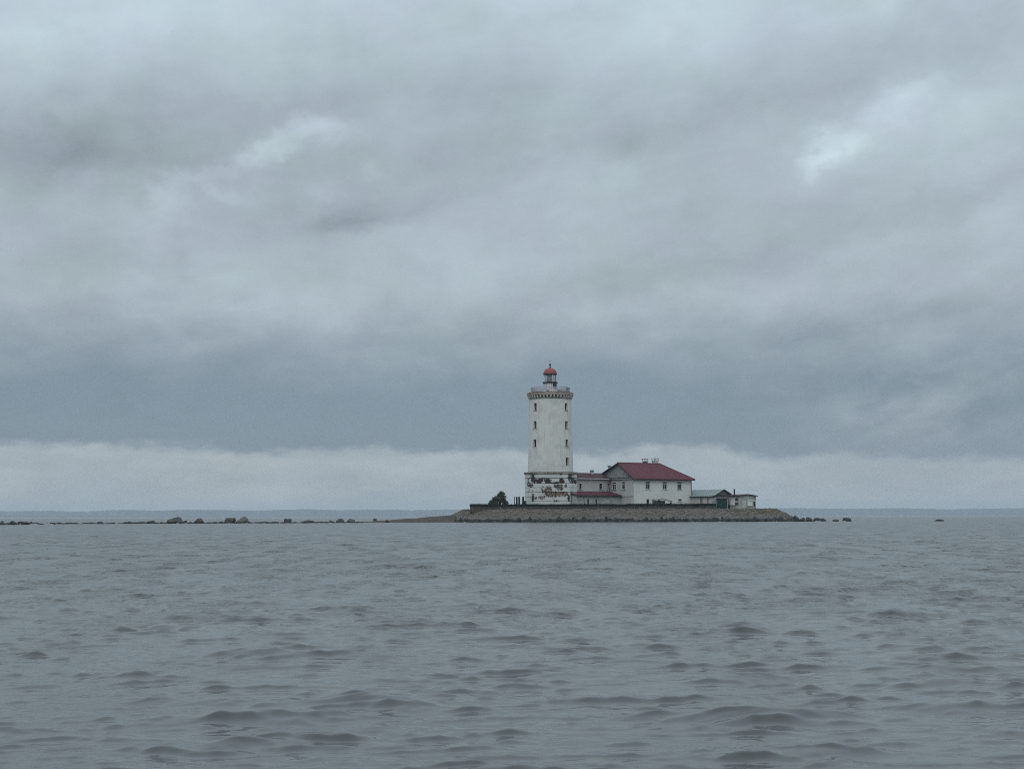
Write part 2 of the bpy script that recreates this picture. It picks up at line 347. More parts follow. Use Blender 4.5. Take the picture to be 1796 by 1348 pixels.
# ------------------------------------------------------------------ water
def build_sea():
    # one sheet: dense where the picture looks, coarse towards its edges
    ys = [-300., -120., -40., -12., -2., 2.0, 4.0, 4.8, 5.2]
    y = 5.4
    while y < 430:
        ys.append(y); y += max(.014, .0024 * y)
    while y < 11500:
        ys.append(y); y *= 1.05
    ys.append(11500.)
    ys = np.array(ys); N = 620
    s = np.linspace(-1, 1, N)
    Wd = .37 * np.maximum(ys, 5.0) + 1.5
    outer = np.geomspace(1.0, 1000.0, 14)[1:]
    Xc = Wd[:, None] * s[None, :]
    # outer columns run geometrically from the dense part to 5900 m
    tt = np.linspace(0, 1, 15)[1:]
    Xr = Wd[:, None] * (5900.0 / Wd[:, None]) ** tt[None, :]
    XX = np.concatenate([-Xr[:, ::-1], Xc, Xr], 1)
    YY = np.repeat(ys[:, None], XX.shape[1], 1)
    ny, nx = XX.shape
    DX = np.abs(np.gradient(XX, axis=1)); DY = np.repeat(np.gradient(ys)[:, None], nx, 1)
    xx, yy, ddx, ddy = (a.ravel().astype(np.float64) for a in (XX, YY, DX, DY))
    # patches of livelier and quieter water
    def lowf(sc, seed):
        g = np.random.default_rng(seed); a = np.zeros_like(xx)
        for _ in range(9):
            th = g.uniform(0, 2 * math.pi); k = 2 * math.pi / (sc * g.uniform(.6, 1.8)); a += np.sin(k * (.7 * xx * math.cos(th) + .55 * yy * math.sin(th)) + g.uniform(0, 6.28))
        return a / 3.0
    grp = np.clip(.84 * np.exp(.50 * lowf(1.3, 3) + .28 * lowf(8., 4)), .3, 1.5)
    g = np.random.default_rng(21)
    lost = np.zeros_like(xx); tot = 0.0
    near = (yy > 5) & (yy < 60) & (np.abs(xx) < 30)
    def band(nw, lo, hi, slope_all, spread, mod_, PEAK):
        """sum of trains of waves, then made unsymmetric: broad flat troughs, narrow crests"""
        nonlocal lost, tot
        hz = np.zeros_like(xx); hx = np.zeros_like(xx); hy = np.zeros_like(xx)
        for i in range(nw):
            lam = 10 ** g.uniform(math.log10(lo), math.log10(hi))
            th = R(-90 + 9) + g.normal(0, spread); k = 2 * math.pi / lam
            slope = slope_all * math.sqrt(2 / nw) * g.uniform(.55, 1.35); a = slope / k
            kx, ky = k * math.cos(th), k * math.sin(th)
            q = np.maximum(abs(kx) * ddx, abs(ky) * ddy)
            att = 1 - np.clip((q - 1.4) / 1.2, 0, 1); att = att * att * (3 - 2 * att)
            lost += slope * (1 - att); tot += slope
            use = att > 0
            ph = kx * xx[use] + ky * yy[use] + g.uniform(0, 6.283)
            A = a * att[use]
            hz[use] += A * np.cos(ph); sn = np.sin(ph) * CHOP
            hx[use] -= A * math.cos(th) * sn; hy[use] -= A * math.sin(th) * sn
        sg = hz[near].std(); e = 3.3 * np.tanh(hz / sg / 3.3); m = np.exp(PEAK * e)
        out = np.where(hz != 0, sg * (m - math.exp(PEAK ** 2 / 2)) / PEAK * .8, 0) * mod_
        f = np.minimum(.8 * m, 1.1) * mod_
        return out, hx * f, hy * f - .05 * sg * np.clip(e, 0, 3) ** 2, m
    X_ = band(40, 1.2, 3.0, SLOPE_X, R(22), grp, .5)
    L = band(80, .34, 1.1, SLOPE_L, R(22), .6 * grp + .4 * np.minimum(X_[3], 1.8), .60)
    M_ = band(100, .13, .34, SLOPE_M, R(24), .6 * grp + .4 * np.minimum(L[3], 1.6), .70)
    S_ = band(50, .05, .13, SLOPE_S, R(36), .5 + .5 * np.minimum(M_[3], 1.8), .4)
    hz, hx, hy = (X_[i] + L[i] + M_[i] + S_[i] for i in range(3))
    co = np.stack([xx + hx, yy + hy, hz], 1).astype(np.float32)
    idx = np.arange(ny * nx).reshape(ny, nx)
    fc = np.stack([idx[:-1, :-1], idx[:-1, 1:], idx[1:, 1:], idx[1:, :-1]], -1).reshape(-1, 4)
    me = bpy.data.meshes.new('sea'); me.vertices.add(len(co)); me.vertices.foreach_set('co', co.ravel())
    me.loops.add(fc.size); me.loops.foreach_set('vertex_index', fc.ravel().astype(np.int32))
    me.polygons.add(len(fc)); me.polygons.foreach_set('loop_start', np.arange(0, fc.size, 4, dtype=np.int32))
    me.polygons.foreach_set('use_smooth', np.ones(len(fc), bool)); me.update(calc_edges=True)
    at = me.attributes.new('far', 'FLOAT', 'POINT'); at.data.foreach_set('value', (lost / tot).astype(np.float32))
    m = bpy.data.materials.new('sea_water'); m.use_nodes = True; t = NT(m.node_tree); b = t.n['Principled BSDF']
    pos = t.node('ShaderNodeTexCoord').outputs['Object']
    far = t.node('ShaderNodeAttribute', attribute_name='far').outputs['Fac']
    t.put(b.inputs['Base Color'], t.mix(t.noise(pos, .09, 3), (.072, .076, .077), (.082, .085, .086)))
    t.put(b.inputs['Roughness'], t.math('MULTIPLY_ADD', far, .16, .07)); b.inputs['IOR'].default_value = 1.333
    rip = t.noise(t.mapv(pos, rot=(0, 0, R(9)), scale=(2.6, 6.0, 1)), 1.0, 4, .62, .3)
    rip2 = t.noise(t.mapv(pos, rot=(0, 0, R(-14)), scale=(14, 26, 1)), 1.0, 3, .65)
    big = t.noise(t.mapv(pos, rot=(0, 0, R(8)), scale=(1.3, 3.4, 1)), 1.0, 4, .55, .3)
    patch = t.sm(.47, .60, t.noise(t.mapv(pos, rot=(0, 0, R(6)), scale=(1.0, .22, 1)), 1.0, 4, .6))
    nearf = t.sm(.55, .0, far)
    h = t.math('ADD', t.math('MULTIPLY', rip, t.math('MULTIPLY', nearf, RIP)), t.math('ADD', t.math('MULTIPLY', rip2, t.math('MULTIPLY', nearf, RIP * .3)), t.math('MULTIPLY', big, t.math('MULTIPLY', far, t.math('MULTIPLY_ADD', patch, .30, .07)))))
    bn = t.node('ShaderNodeBump'); bn.inputs['Strength'].default_value = 1; bn.inputs['Distance'].default_value = 1
    t.put(bn.inputs['Height'], h); t.l.new(bn.outputs[0], b.inputs['Normal'])
    me.materials.append(m)
    o = bpy.data.objects.new('sea', me); COL.objects.link(o); o['kind'] = 'structure'
    o['label'] = 'choppy grey sea with small dark wave crests'
SLOPE_X, SLOPE_L, SLOPE_M, SLOPE_S, CHOP, RIP = .018, .090, .130, .085, .78, .003
build_sea()

# ------------------------------------------------------------------ island ground
Z_LOW, Z_TER = 2.48, 3.30
def plateau_d(x, y):             # signed distance to the rounded plateau outline
    cx, cy, hx, hy, r = 21.9, 326.5, 31.9, 21.6, 11.0
    qx, qy = abs(x - cx) - hx + r, abs(y - cy) - hy + r
    return math.hypot(max(qx, 0), max(qy, 0)) + min(max(qx, qy), 0) - r
def ground_z(x, y):
    d = plateau_d(x, y)
    d += .25 * noise.noise(Vector((x * .3, y * .3, 0)))
    if d <= 0: z = Z_LOW + .05 * noise.noise(Vector((x * .5, y * .5, 3)))
    else:
        z = Z_LOW * (1 - d / 5.0) ** 1.0 if d < 4.6 else Z_LOW * .08 - (d - 4.6) * .28
        z += .10 * noise.noise(Vector((x * .8, y * .8, 5))) + .06 * noise.noise(Vector((x * 2.1, y * 2.1, 8)))
    return max(z, -1.1)
M_SLOPE = bpy.data.materials.new('revetment_stone'); M_SLOPE.use_nodes = True
t = NT(M_SLOPE.node_tree); b = t.n['Principled BSDF']
gp = t.node('ShaderNodeNewGeometry'); pos = gp.outputs['Position']; _, _, pz = t.sep(pos)
rnd = gp.outputs['Random Per Island']
c = t.mix(t.noise(pos, .9, 5, .6), (.076, .062, .050), (.120, .100, .080))
c = t.mix(t.sm(.48, .66, t.noise(pos, .22, 4, .6)), c, (.072, .064, .040))
c = t.mix(1.0, c, t.math('MULTIPLY_ADD', rnd, .4, .8), 'MULTIPLY')
lvl = t.math('ADD', pz, t.math('MULTIPLY_ADD', t.noise(pos, .7, 4, .6), 1.0, -.5))
c = t.mix(t.math('MULTIPLY', t.math('MULTIPLY', t.sm(.5, .75, lvl), t.sm(1.5, 1.1, lvl)), .55), c, (.105, .09, .082))   # pale washed stones above the tide line
c = t.mix(t.sm(.66, .40, lvl), c, (.008, .018, .016))                                                             # black algae at the waterline
t.put(b.inputs['Base Color'], c); b.inputs['Roughness'].default_value = .85
bn = t.node('ShaderNodeBump'); bn.inputs['Distance'].default_value = .08; t.put(bn.inputs['Height'], t.noise(pos, 2.2, 5, .65)); t.l.new(bn.outputs[0], b.inputs['Normal'])

mb = MB(); st = .6; nx, ny = int(96 / st), int(70 / st); x0, y0 = -26.0, 292.0
for j in range(ny + 1):
    for i in range(nx + 1):
        x, y = x0 + i * st, y0 + j * st; mb.v.append((x, y, ground_z(x, y)))
mb.f = [(j * (nx + 1) + i, j * (nx + 1) + i + 1, (j + 1) * (nx + 1) + i + 1, (j + 1) * (nx + 1) + i) for j in range(ny) for i in range(nx)]
island = mb.build('island', M_SLOPE, smooth=True, kind='structure', label='low stone-faced island rising from the sea')
# stones of the sloped facing
mb = MB(); placed = 0
while placed < 2600:
    x, y = random.uniform(-17, 60), random.uniform(297.5, 330)
    d = plateau_d(x, y)
    if not -.3 < d < 5.6: continue
    z = ground_z(x, y); sx, sy, sz = random.uniform(.16, .46), random.uniform(.16, .40), random.uniform(.04, .11)
    e = .6; n_ = Vector((ground_z(x - e, y) - ground_z(x + e, y), ground_z(x, y - e) - ground_z(x, y + e), 2 * e)).normalized()
    M = Matrix.Translation((x, y, z)) @ n_.to_track_quat('Z', 'Y').to_matrix().to_4x4() @ Matrix.Rotation(random.uniform(0, 6.28), 4, 'Z')
    o = len(mb.v); mb.box(-sx, sx, -sy, sy, -.1, sz, M)
    for q in range(o + 4, o + 8):
        v = Vector(mb.v[q]); cc = M @ Vector((0, 0, sz)); v = cc + (v - cc) * random.uniform(.55, .9) + Vector((0, 0, random.uniform(-.03, .03))); mb.v[q] = tuple(v)
    placed += 1
mb.build('facing_stones', M_SLOPE, island, kind='stuff')
# raised terrace behind the parapet
TX0, TX1, TY0 = X(824.5, 306.9), X(1256, 306.9), 306.9
ter = MB(); n = 40
ter.prism([(TX0 + .2, TY0 + .15), (TX1 - .2, TY0 + .15), (TX1 - .2, 343), (TX0 + .2, 343)], 1.9, Z_TER)
ter.build('terrace', M_TURF, kind='structure', label='raised turf terrace behind the parapet')

def parapet(label, a, b_, thick, ztop, npan):
    a, b_ = Vector(a), Vector(b_); L = (b_ - a).length; ang = math.atan2((b_ - a).y, (b_ - a).x)
    th = thing('parapet_wall', label, 'wall', (a.x, a.y, 2.2), ang)
    wd = L / npan
    for i in range(npan):
        h = ztop - 2.2 - .36
        MB().box(i * wd + .012, (i + 1) * wd - .012, random.uniform(-.02, .02), thick, -.35, h).build('wall_panel', M_CONC, th)
        zz = ztop - 2.2 + random.uniform(-.05, .04)
        MB().box(i * wd + .006, (i + 1) * wd - .006, -.12, thick + .1, h + .003, zz).build('coping', M_COPING, th)
    return th
parapet('long dark-capped concrete parapet along the front of the island', (TX0, TY0, 0), (TX1, TY0, 0), .4, 3.56, 22)
parapet('short parapet return at the left end of the island terrace', (TX0, 343, 0), (TX0, TY0 + .45, 0), .4, 3.53, 14)
parapet('short parapet return beside the teal shed', (TX1, TY0 + .45, 0), (TX1, 316, 0), .3, 3.3, 4)

# low gravel spit towards the boulders on the left
mb = MB(); rows = 60; cols = 14
for i in range(rows + 1):
    u_ = i / rows; px = 600 + (800 - 600) * u_; Yc = 303 + 10 * u_
    hw = 3.0 + 4.0 * u_; hmax = .12 + 1.5 * u_ ** 1.25
    for j in range(cols + 1):
        q = j / cols * 2 - 1; x = X(px, Yc) ; yv = Yc + q * hw * 1.6
        z = hmax * (1 - abs(q) ** 1.6) - .35 * abs(q) ** 2 - .12 + .10 * noise.noise(Vector((x * .5, yv * .6, 1)))
        mb.v.append((x, yv, z * (1 if i else -.3)))
mb.f = [(j * 1 + i * (cols + 1), (i + 1) * (cols + 1) + j, (i + 1) * (cols + 1) + j + 1, i * (cols + 1) + j + 1) for i in range(rows) for j in range(cols)]
mb.build('spit', M_SAND, smooth=True, kind='structure', label='low brown gravel spit running left from the island')

# ------------------------------------------------------------------ boulders
M_ROCK = bpy.data.materials.new('boulder_granite'); M_ROCK.use_nodes = True
t = NT(M_ROCK.node_tree); b = t.n['Principled BSDF']
gp = t.node('ShaderNodeNewGeometry'); pos = gp.outputs['Position']; _, _, pz = t.sep(pos)
oi = t.node('ShaderNodeObjectInfo')
c = t.mix(t.noise(pos, .9, 5, .65), (.026, .027, .027), (.062, .062, .060))
c = t.mix(1.0, c, oi.outputs['Color'], 'MULTIPLY')
lvl = t.math('ADD', pz, t.math('MULTIPLY_ADD', t.noise(pos, 1.5, 3, .6), .4, -.2))
c = t.mix(t.sm(.42, .2, lvl), c, (.012, .014, .014))
t.put(b.inputs['Base Color'], c); b.inputs['Roughness'].default_value = .75
bn = t.node('ShaderNodeBump'); bn.inputs['Distance'].default_value = .12; t.put(bn.inputs['Height'], t.noise(pos, 3, 5, .65)); t.l.new(bn.outputs[0], b.inputs['Normal'])
def rock_mesh(seed, sub=3, cut=3):
    bm = bmesh.new(); bmesh.ops.create_icosphere(bm, subdivisions=sub, radius=1)
    g = random.Random(seed); off = Vector((g.uniform(-50, 50), g.uniform(-50, 50), g.uniform(-50, 50)))
    planes = [(Vector((g.gauss(0, 1), g.gauss(0, 1), g.uniform(-.1, 1.3))).normalized(), g.uniform(.45, .8)) for _ in range(cut + 5)]
    for v in bm.verts:
        p = v.co.copy()
        for nn, dd in planes:
            e = p.dot(nn) - dd
            if e > 0: p -= nn * e * .95
        p *= 1 + .26 * noise.noise(p * 1.3 + off) + .12 * noise.noise(p * 3.1 + off) + .05 * noise.noise(p * 7 + off)
        v.co = p
    me = bpy.data.meshes.new('boulder'); bm.to_mesh(me); bm.free(); me.materials.append(M_ROCK)
    zs = [v.co.z for v in me.vertices]; xs = [v.co.x for v in me.vertices]
    top, wd = max(zs), max(xs) - min(xs); cxm = (max(xs) + min(xs)) / 2
    for v in me.vertices:                     # normalise: one metre wide, one metre tall above its base plane
        v.co = ((v.co.x - cxm) / wd, v.co.y / wd, (v.co.z + .25) / (top + .25))
    return me
FOAM = []
def boulder(px0, px1, ytop, ybot, label, group=None, tint=(1, 1, 1), seed=None, dep=None, flip=False):
    pxc = (px0 + px1) / 2
    p = water_at(pxc, ybot, 306) if dep is None else Vector((X(pxc, dep), dep, 0))
    wd = (px1 - px0) / F * p.y * 1.06; ht = max(.18, P(pxc, ytop, p.y).z)
    o = bpy.data.objects.new('boulder', rock_mesh(seed if seed is not None else int(px0 * 7), 4)); COL.objects.link(o)
    o.location = (p.x, p.y + wd * .35, -.12); o.scale = (wd * (-1 if flip else 1) if not flip else wd, wd * .9, ht + .12)
    o.rotation_euler = (0, 0, math.pi if flip else 0)
    o.color = (*tint, 1)
    tag(o, label, 'rock', group)
    FOAM.append((p.x, p.y - .1, wd))
    return o
GB = 'boulders standing in the water left of the island'
for a in [
    (-6, 9, 912.3, 920, 'dark boulder cut by the left edge of the picture', 1.0),
    (15, 30, 912.8, 920, 'peaked dark rock just right of the boulder at the left edge', .8),
    (30, 49, 913.6, 919.5, 'broad dark rock in the leftmost cluster of rocks', .7),
    (49, 58, 914, 919, 'small grey rock at the right end of the leftmost cluster', 1.3),
    (85, 97, 915.8, 919.6, 'lone small low rock right of the leftmost rock cluster', .9),
    (167, 183, 913.6, 918.4, 'lone pointed dark rock between the leftmost cluster and the big boulders', .8),
    (213, 233, 913.8, 918, 'low rounded dark rock left of the flat shelf of rocks', .8),
    (256, 271, 911.8, 918, 'pale low rock close left of the big humped boulder', 1.7),
    (290, 322, 905.8, 917.6, 'largest humped grey boulder in the left row of rocks', 1.5),
    (320, 329, 912, 917.3, 'small dark rock touching the right foot of the largest humped boulder', .8),
    (339, 357, 908.0, 917, 'rounded dark boulder between the humped boulder and the reddish one', 1.2),
    (392, 412, 907.3, 916.5, 'reddish brown boulder leaning against the long pale slab boulder', 1.3),
    (413, 441, 905.0, 915.2, 'long pale slab boulder with a square right end', 1.9),
    (495, 511, 909.2, 916.6, 'dark dome shaped rock left of the flat reddish rock', .9),
    (518, 553, 911.5, 916.6, 'wide flat reddish rock in the water before the spit', .9),
    (574, 586, 911.8, 916.4, 'small dark rock right of the flat reddish rock', .8),
    (588, 602, 908.8, 916, 'grey rock left of the pale rock at the tip of the spit', 1.4),
    (606, 623, 909.2, 916.4, 'pale grey rock at the tip of the gravel spit', 1.7),
]:
    k = a[5]; red = 'reddish' in a[4]
    boulder(a[0], a[1], a[2], a[3], a[4], GB, (k * 1.15, k * .9, k * .82) if red else (k, k, k))
boulder(653, 662, 908.2, 912, 'dark rock perched on top of the gravel spit', None, (.7, .7, .7), dep=306)
boulder(676, 685, 910.5, 914, 'small brown rock at the front of the gravel spit', None, (1.1, .9, .8), dep=300)
LOW = 'low wave-washed rocks between the boulders'
for px0, px1, yt, yb, lb in [
    (58, 76, 917, 919.3, 'low washed rock trailing right from the leftmost rock cluster'), (103, 117, 917.6, 919.6, 'lowest washed rock in the wide gap left of the lone pointed rock'),
    (234, 262, 914, 918, 'flat shelf of rock left of the pale low rock'), (276, 290, 914.5, 917.6, 'low washed rock touching the left foot of the largest humped boulder'),
    (357, 379, 914.6, 917.2, 'flat washed rock right of the rounded dark boulder'), (381, 394, 913.5, 916.8, 'low washed rock at the left foot of the reddish brown boulder'),
    (455, 472, 914.2, 916.8, 'left of two flat rocks right of the long pale slab boulder'), (470, 494, 913.8, 916.8, 'right of two flat rocks right of the long pale slab boulder'),
    (552, 575, 913.8, 916.4, 'low washed rock touching the right end of the flat reddish rock'), (2, 20, 917, 920, 'low washed rock in front of the boulder at the left edge')]:
    boulder(px0, px1, yt, yb, lb, LOW, (.7, .7, .7))
GR = 'dark boulders trailing off the right end of the island'
for px0, px1, yt, yb, lb in [
    (1386, 1402, 902.8, 912.5, 'tallest dark boulder, against the right foot of the island slope'),
    (1399, 1412, 907.0, 913.2, 'dark rock just right of the tallest boulder at the island foot'),
    (1412, 1426, 906.2, 913.4, 'pointed dark boulder, second group off the right end of the island'),
    (1424, 1441, 907.4, 913.4, 'long low dark rock beside the pointed boulder right of the island'),
    (1440, 1451, 907.8, 913.4, 'small dark rock left of the gap in the right boulder line'),
    (1461, 1474, 910.2, 913.4, 'flattest rock of the boulder line right of the island'),
    (1477, 1495, 906.8, 913.6, 'last broad boulder at the far right end of the boulder line')]:
    boulder(px0, px1, yt, yb, lb, GR, (.55, .56, .58), dep=303)
boulder(1640, 1657, 910.0, 914.0, 'lone dark rock in open water far right of the island', None, (.6, .6, .62), dep=298)
SHORE = 'dark wet boulders along the foot of the island slope'
REG = [(823, 'below the bare left end of the slope'), (898, 'below the bush'), (925, 'below the dark posts'), (966, 'below the left half of the lighthouse'), (1012, 'below the right half of the lighthouse'),
       (1052, 'below the left half of the porch'), (1092, 'below the right half of the porch'), (1135, 'below the corner of the white house'), (1175, 'below the middle of the white house'), (1213, 'below the right end of the white house'),
       (1256, 'below the long grey-roofed shed'), (1295, 'below the teal cabin'), (1330, 'below the whitewashed shed'), (1500, 'below the bare right end of the slope')]
ORD = ['first', 'second', 'third', 'fourth', 'fifth', 'sixth', 'seventh', 'eighth', 'ninth', 'tenth', 'eleventh', 'twelfth', 'thirteenth', 'fourteenth', 'fifteenth']
count = {}
px = 764.0
shared = [rock_mesh(900 + i, 2) for i in range(12)]
while px < 1400:
    wpx = random.choice([random.uniform(5, 9), random.uniform(8, 16)])
    # the foot of the slope at this bearing: first point of the ground above the water along the ray
    yy = 297.0
    while yy < 330 and ground_z(X(px, yy, 912), yy) < .05: yy += .25
    o = bpy.data.objects.new('boulder', random.choice(shared)); COL.objects.link(o)
    wd = wpx / F * yy
    o.location = (X(px, yy, 912), yy + random.uniform(-.5, .9), -.15); o.scale = (wd, wd * random.uniform(.6, .9), random.uniform(.6, 1.05) * random.choice([1, 1, 1.3]))
    o.rotation_euler = (0, 0, random.uniform(-.5, .5) + random.choice([0, math.pi]))
    k = random.uniform(.3, .7); o.color = (k, k, k, 1)
    where = next(t_ for lim, t_ in REG if px < lim); count[where] = count.get(where, 0) + 1
    tag(o, ORD[count[where] - 1] + ' waterline boulder from the left ' + where, 'rock', SHORE)
    if random.random() < .2: FOAM.append((o.location.x, yy - .6, wd))
    px += wpx * random.uniform(.5, 1.0)

# the shoal: small stones just breaking the surface all along the left row
mb = MB()
for k in range(520):
    px = random.uniform(-20, 640); ln = 918.6 - 2.4 * max(px, 0) / 640
    if noise.noise(Vector((px * .03, 0, 2))) + random.uniform(-.3, .3) < -.22: continue
    p = water_at(px, ln + random.uniform(-.5, .5), 306); sx, sz = random.uniform(.12, .55), random.uniform(.05, .24); n = 7; ph = random.uniform(0, 6)
    o_ = len(mb.v)
    for rr_, zz_ in ((1, -.15), (1, sz * .5), (.6, sz * .95)): mb.v += [(p.x + sx * rr_ * random.uniform(.8, 1.2) * math.cos(ph + 6.283 * i_ / n), p.y + .6 * sx * rr_ * random.uniform(.8, 1.2) * math.sin(ph + 6.283 * i_ / n), zz_ * random.uniform(.8, 1.2)) for i_ in range(n)]
    for lv in (0, n): mb.f += [(o_ + lv + i_, o_ + lv + (i_ + 1) % n, o_ + lv + n + (i_ + 1) % n, o_ + lv + n + i_) for i_ in range(n)]
    mb.f.append(tuple(o_ + 2 * n + i_ for i_ in range(n)))
mb.build('shoal_stones', M_ROCK, kind='stuff', label='line of small dark stones breaking the surface left of the island')

# white water where the swell breaks on the rocks
M_FOAM = material('foam', (.48, .50, .51), .9, .1, 4)
mb = MB()
for fx_, fy_, wd in FOAM:
    for _ in range(random.choice([0, 0, 1, 2])):
        cx, cy = fx_ + random.uniform(-.6, .6) * wd, fy_ - random.uniform(.1, .5); r = random.uniform(.15, .38) * min(wd, 1.6); n = 9
        top = len(mb.v)
        ring = [(cx + r * random.uniform(.6, 1.2) * math.cos(2 * math.pi * i / n), cy + .4 * r * random.uniform(.6, 1.2) * math.sin(2 * math.pi * i / n), -.02) for i in range(n)]
        mid = [(cx + (q[0] - cx) * .6, cy + (q[1] - cy) * .6, random.uniform(.03, .06)) for q in ring]
        mb.add(ring + mid + [(cx, cy, .06)], [(i, (i + 1) % n, n + (i + 1) % n, n + i) for i in range(n)] + [(n + i, n + (i + 1) % n, 2 * n) for i in range(n)])
o = mb.build('surf_foam', M_FOAM, smooth=True, kind='stuff', label='small white flecks of surf breaking on the rocks')

# ------------------------------------------------------------------ lighthouse
TY = 318.0
TXc = X(966, TY)
ZB = Z(883.5, 312.7)
LH = thing('lighthouse', 'tall round white lighthouse with red domed lantern and peeling square base', 'lighthouse', (TXc, TY, ZB))
def zl(py, Y=TY): return Z(py, Y) - ZB
HB, CH = 91 / F * 313 / 2, 1.55       # half width of the plinth, chamfer
def octa(h, c): return [(-h + c, -h), (h - c, -h), (h, -h + c), (h, h - c), (h - c, h), (-h + c, h), (-h, h - c), (-h, -h + c)]
yl = [884.5, 879.2, 871, 863, 855, 847.2, 838.2, 830.6]
# peeling plaster material, in the lighthouse's own coordinates
t = NT(M_PEEL.node_tree); b = t.n['Principled BSDF']
pos = t.mapv(t.node('ShaderNodeNewGeometry').outputs['Position'], loc=(-TXc, -TY, -ZB))
wv_ = t.node('ShaderNodeVectorMath', operation='MULTIPLY_ADD'); t.put(wv_.inputs[0], t.noise(pos, 1.9, 7, .72, color=True)); wv_.inputs[1].default_value = (1.9, 1.9, 1.3); wv_.inputs[2].default_value = (-.95, -.95, -.65)
wa_ = t.node('ShaderNodeVectorMath', operation='ADD'); t.put(wa_.inputs[0], pos); t.l.new(wv_.outputs[0], wa_.inputs[1])
lx, ly, lz = t.sep(wa_.outputs[0])
nA = t.noise(pos, .9, 6, .62); nB = t.noise(t.mapv(pos, loc=(7, 3, 1)), 2.6, 7, .7)
base = t.mix(t.noise(pos, .8, 4), (.62, .64, .61), (.52, .54, .52))
base = t.mix(t.math('MULTIPLY', t.sm(.5, .75, t.noise(t.mapv(pos, scale=(2, 2, .3)), 1.5, 4)), .35), base, (.28, .27, .24))
def spot(pxc, pyc, rx, ry):
    x0_ = (pxc - 966.5) / F * 313; z0_ = zl(pyc, 312.7)
    a_ = t.math('MULTIPLY', t.math('SUBTRACT', lx, x0_), F / 313 / rx); b_ = t.math('MULTIPLY', t.math('SUBTRACT', lz, z0_), F / 313 / ry)
    return t.math('EXPONENT', t.math('MULTIPLY', t.math('ADD', t.math('POWER', t.math('ABSOLUTE', a_), 3.0), t.math('POWER', t.math('ABSOLUTE', b_), 3.0)), -.7))
nz = t.math('MULTIPLY_ADD', nB, 1.3, -.65)
def spots(L):
    s_ = None
    for q in L: s_ = spot(*q) if s_ is None else t.math('MAXIMUM', s_, spot(*q))
    return s_
red = spots([(944, 843.3, 9, 4.6), (961, 843, 6, 4.6), (984.5, 843, 5, 4.4), (934.5, 838, 3, 9), (974, 846.6, 11, 1.8), (1008, 844, 4, 4), (926.5, 843, 2, 5), (952, 839, 6, 1.6)])
och = spots([(972, 866, 22, 5.5), (982, 855, 6, 6), (962, 858, 6, 6), (955, 861, 5, 4), (990, 866, 9, 4), (950, 872, 7, 3)])
gry = spots([(1000, 836, 5, 9), (1004, 842, 5, 6), (975, 852, 5, 3), (930, 851, 6, 4), (934, 871, 1.8, 8), (939, 874, 3, 3), (992, 852, 2.4, 3), (996.5, 872, 1.8, 7), (976, 878, 5, 1.6)])
def msk(s_, thr): return t.sm(thr + .10, thr + .20, t.math('ADD', s_, t.math('MULTIPLY', nz, 1.6)))
jd = None
for yj in yl[1:]:
    q_ = t.sm(.13, .05, t.math('ABSOLUTE', t.math('SUBTRACT', t.sep(pos)[2], zl(yj, 312.7) + .03)))
    jd = q_ if jd is None else t.math('MAXIMUM', jd, q_)
base = t.mix(t.math('MULTIPLY', jd, t.math('MULTIPLY', t.sm(.48, .64, t.noise(pos, 1.3, 5, .6)), .4)), base, (.13, .12, .105))
c = t.mix(t.sm(.60, .64, nA), base, t.mix(nB, (.22, .17, .13), (.08, .07, .06)))
c = t.mix(msk(och, .50), c, t.mix(t.sm(.44, .54, nB), (.30, .235, .175), (.075, .055, .042)))
c = t.mix(msk(red, .50), c, t.mix(t.sm(.38, .62, nB), (.075, .028, .024), (.035, .026, .024)))
c = t.mix(msk(gry, .52), c, t.mix(t.sm(.4, .6, nB), (.05, .05, .047), (.10, .095, .085)))
t.put(b.inputs['Base Color'], c); b.inputs['Roughness'].default_value = .9; b.inputs['Specular IOR Level'].default_value = .2
bn = t.node('ShaderNodeBump'); bn.inputs['Distance'].default_value = .05; t.put(bn.inputs['Height'], t.math('SUBTRACT', t.math('MULTIPLY', nB, .3), t.math('MAXIMUM', msk(och, .5), msk(red, .5)))); t.l.new(bn.outputs[0], b.inputs['Normal'])

plinth = MB().prism(octa(HB - .3, CH - .1), -.4, zl(830.2, 312.7)).build('plinth', M_PEEL, LH)
for i in range(len(yl) - 1):
    z0_, z1_ = zl(yl[i], 312.7), zl(yl[i + 1], 312.7)
    out = .0 if i != 5 else -.075           # the broken course lies back
    mb = MB(); hh, cc = HB + out, CH
    g = .05
    pts0 = octa(hh - .05, cc); pts1 = octa(hh, cc)
    for (pa, za), (pb, zb) in (((pts0, z0_ + g), (pts1, z0_ + g + .05)), ((pts1, z0_ + g + .05), (pts1, z1_ - .05)), ((pts1, z1_ - .05), (pts0, z1_ - .004))):
        n = 8; o_ = len(mb.v); mb.v += [(x, y, za) for x, y in pa] + [(x, y, zb) for x, y in pb]; mb.f += [(o_ + k, o_ + (k + 1) % n, o_ + (k + 1) % n + n, o_ + k + n) for k in range(n)]
    mb.f.append(tuple(range(len(mb.v) - 8, len(mb.v)))); mb.f.append(tuple(range(7, -1, -1)))
    mb.build('course', M_PEEL, LH)
cap = MB().prism(octa(HB + .16, CH), zl(830.2, 312.7) + .004, zl(829.1, 312.7) + .10).build('plinth_cornice', M_CORNICE, LH)
MB().prism(octa(HB + .22, CH), zl(829.1, 312.7) + .104, zl(829.1, 312.7) + .19).build('plinth_cap', M_FASCIA, LH)
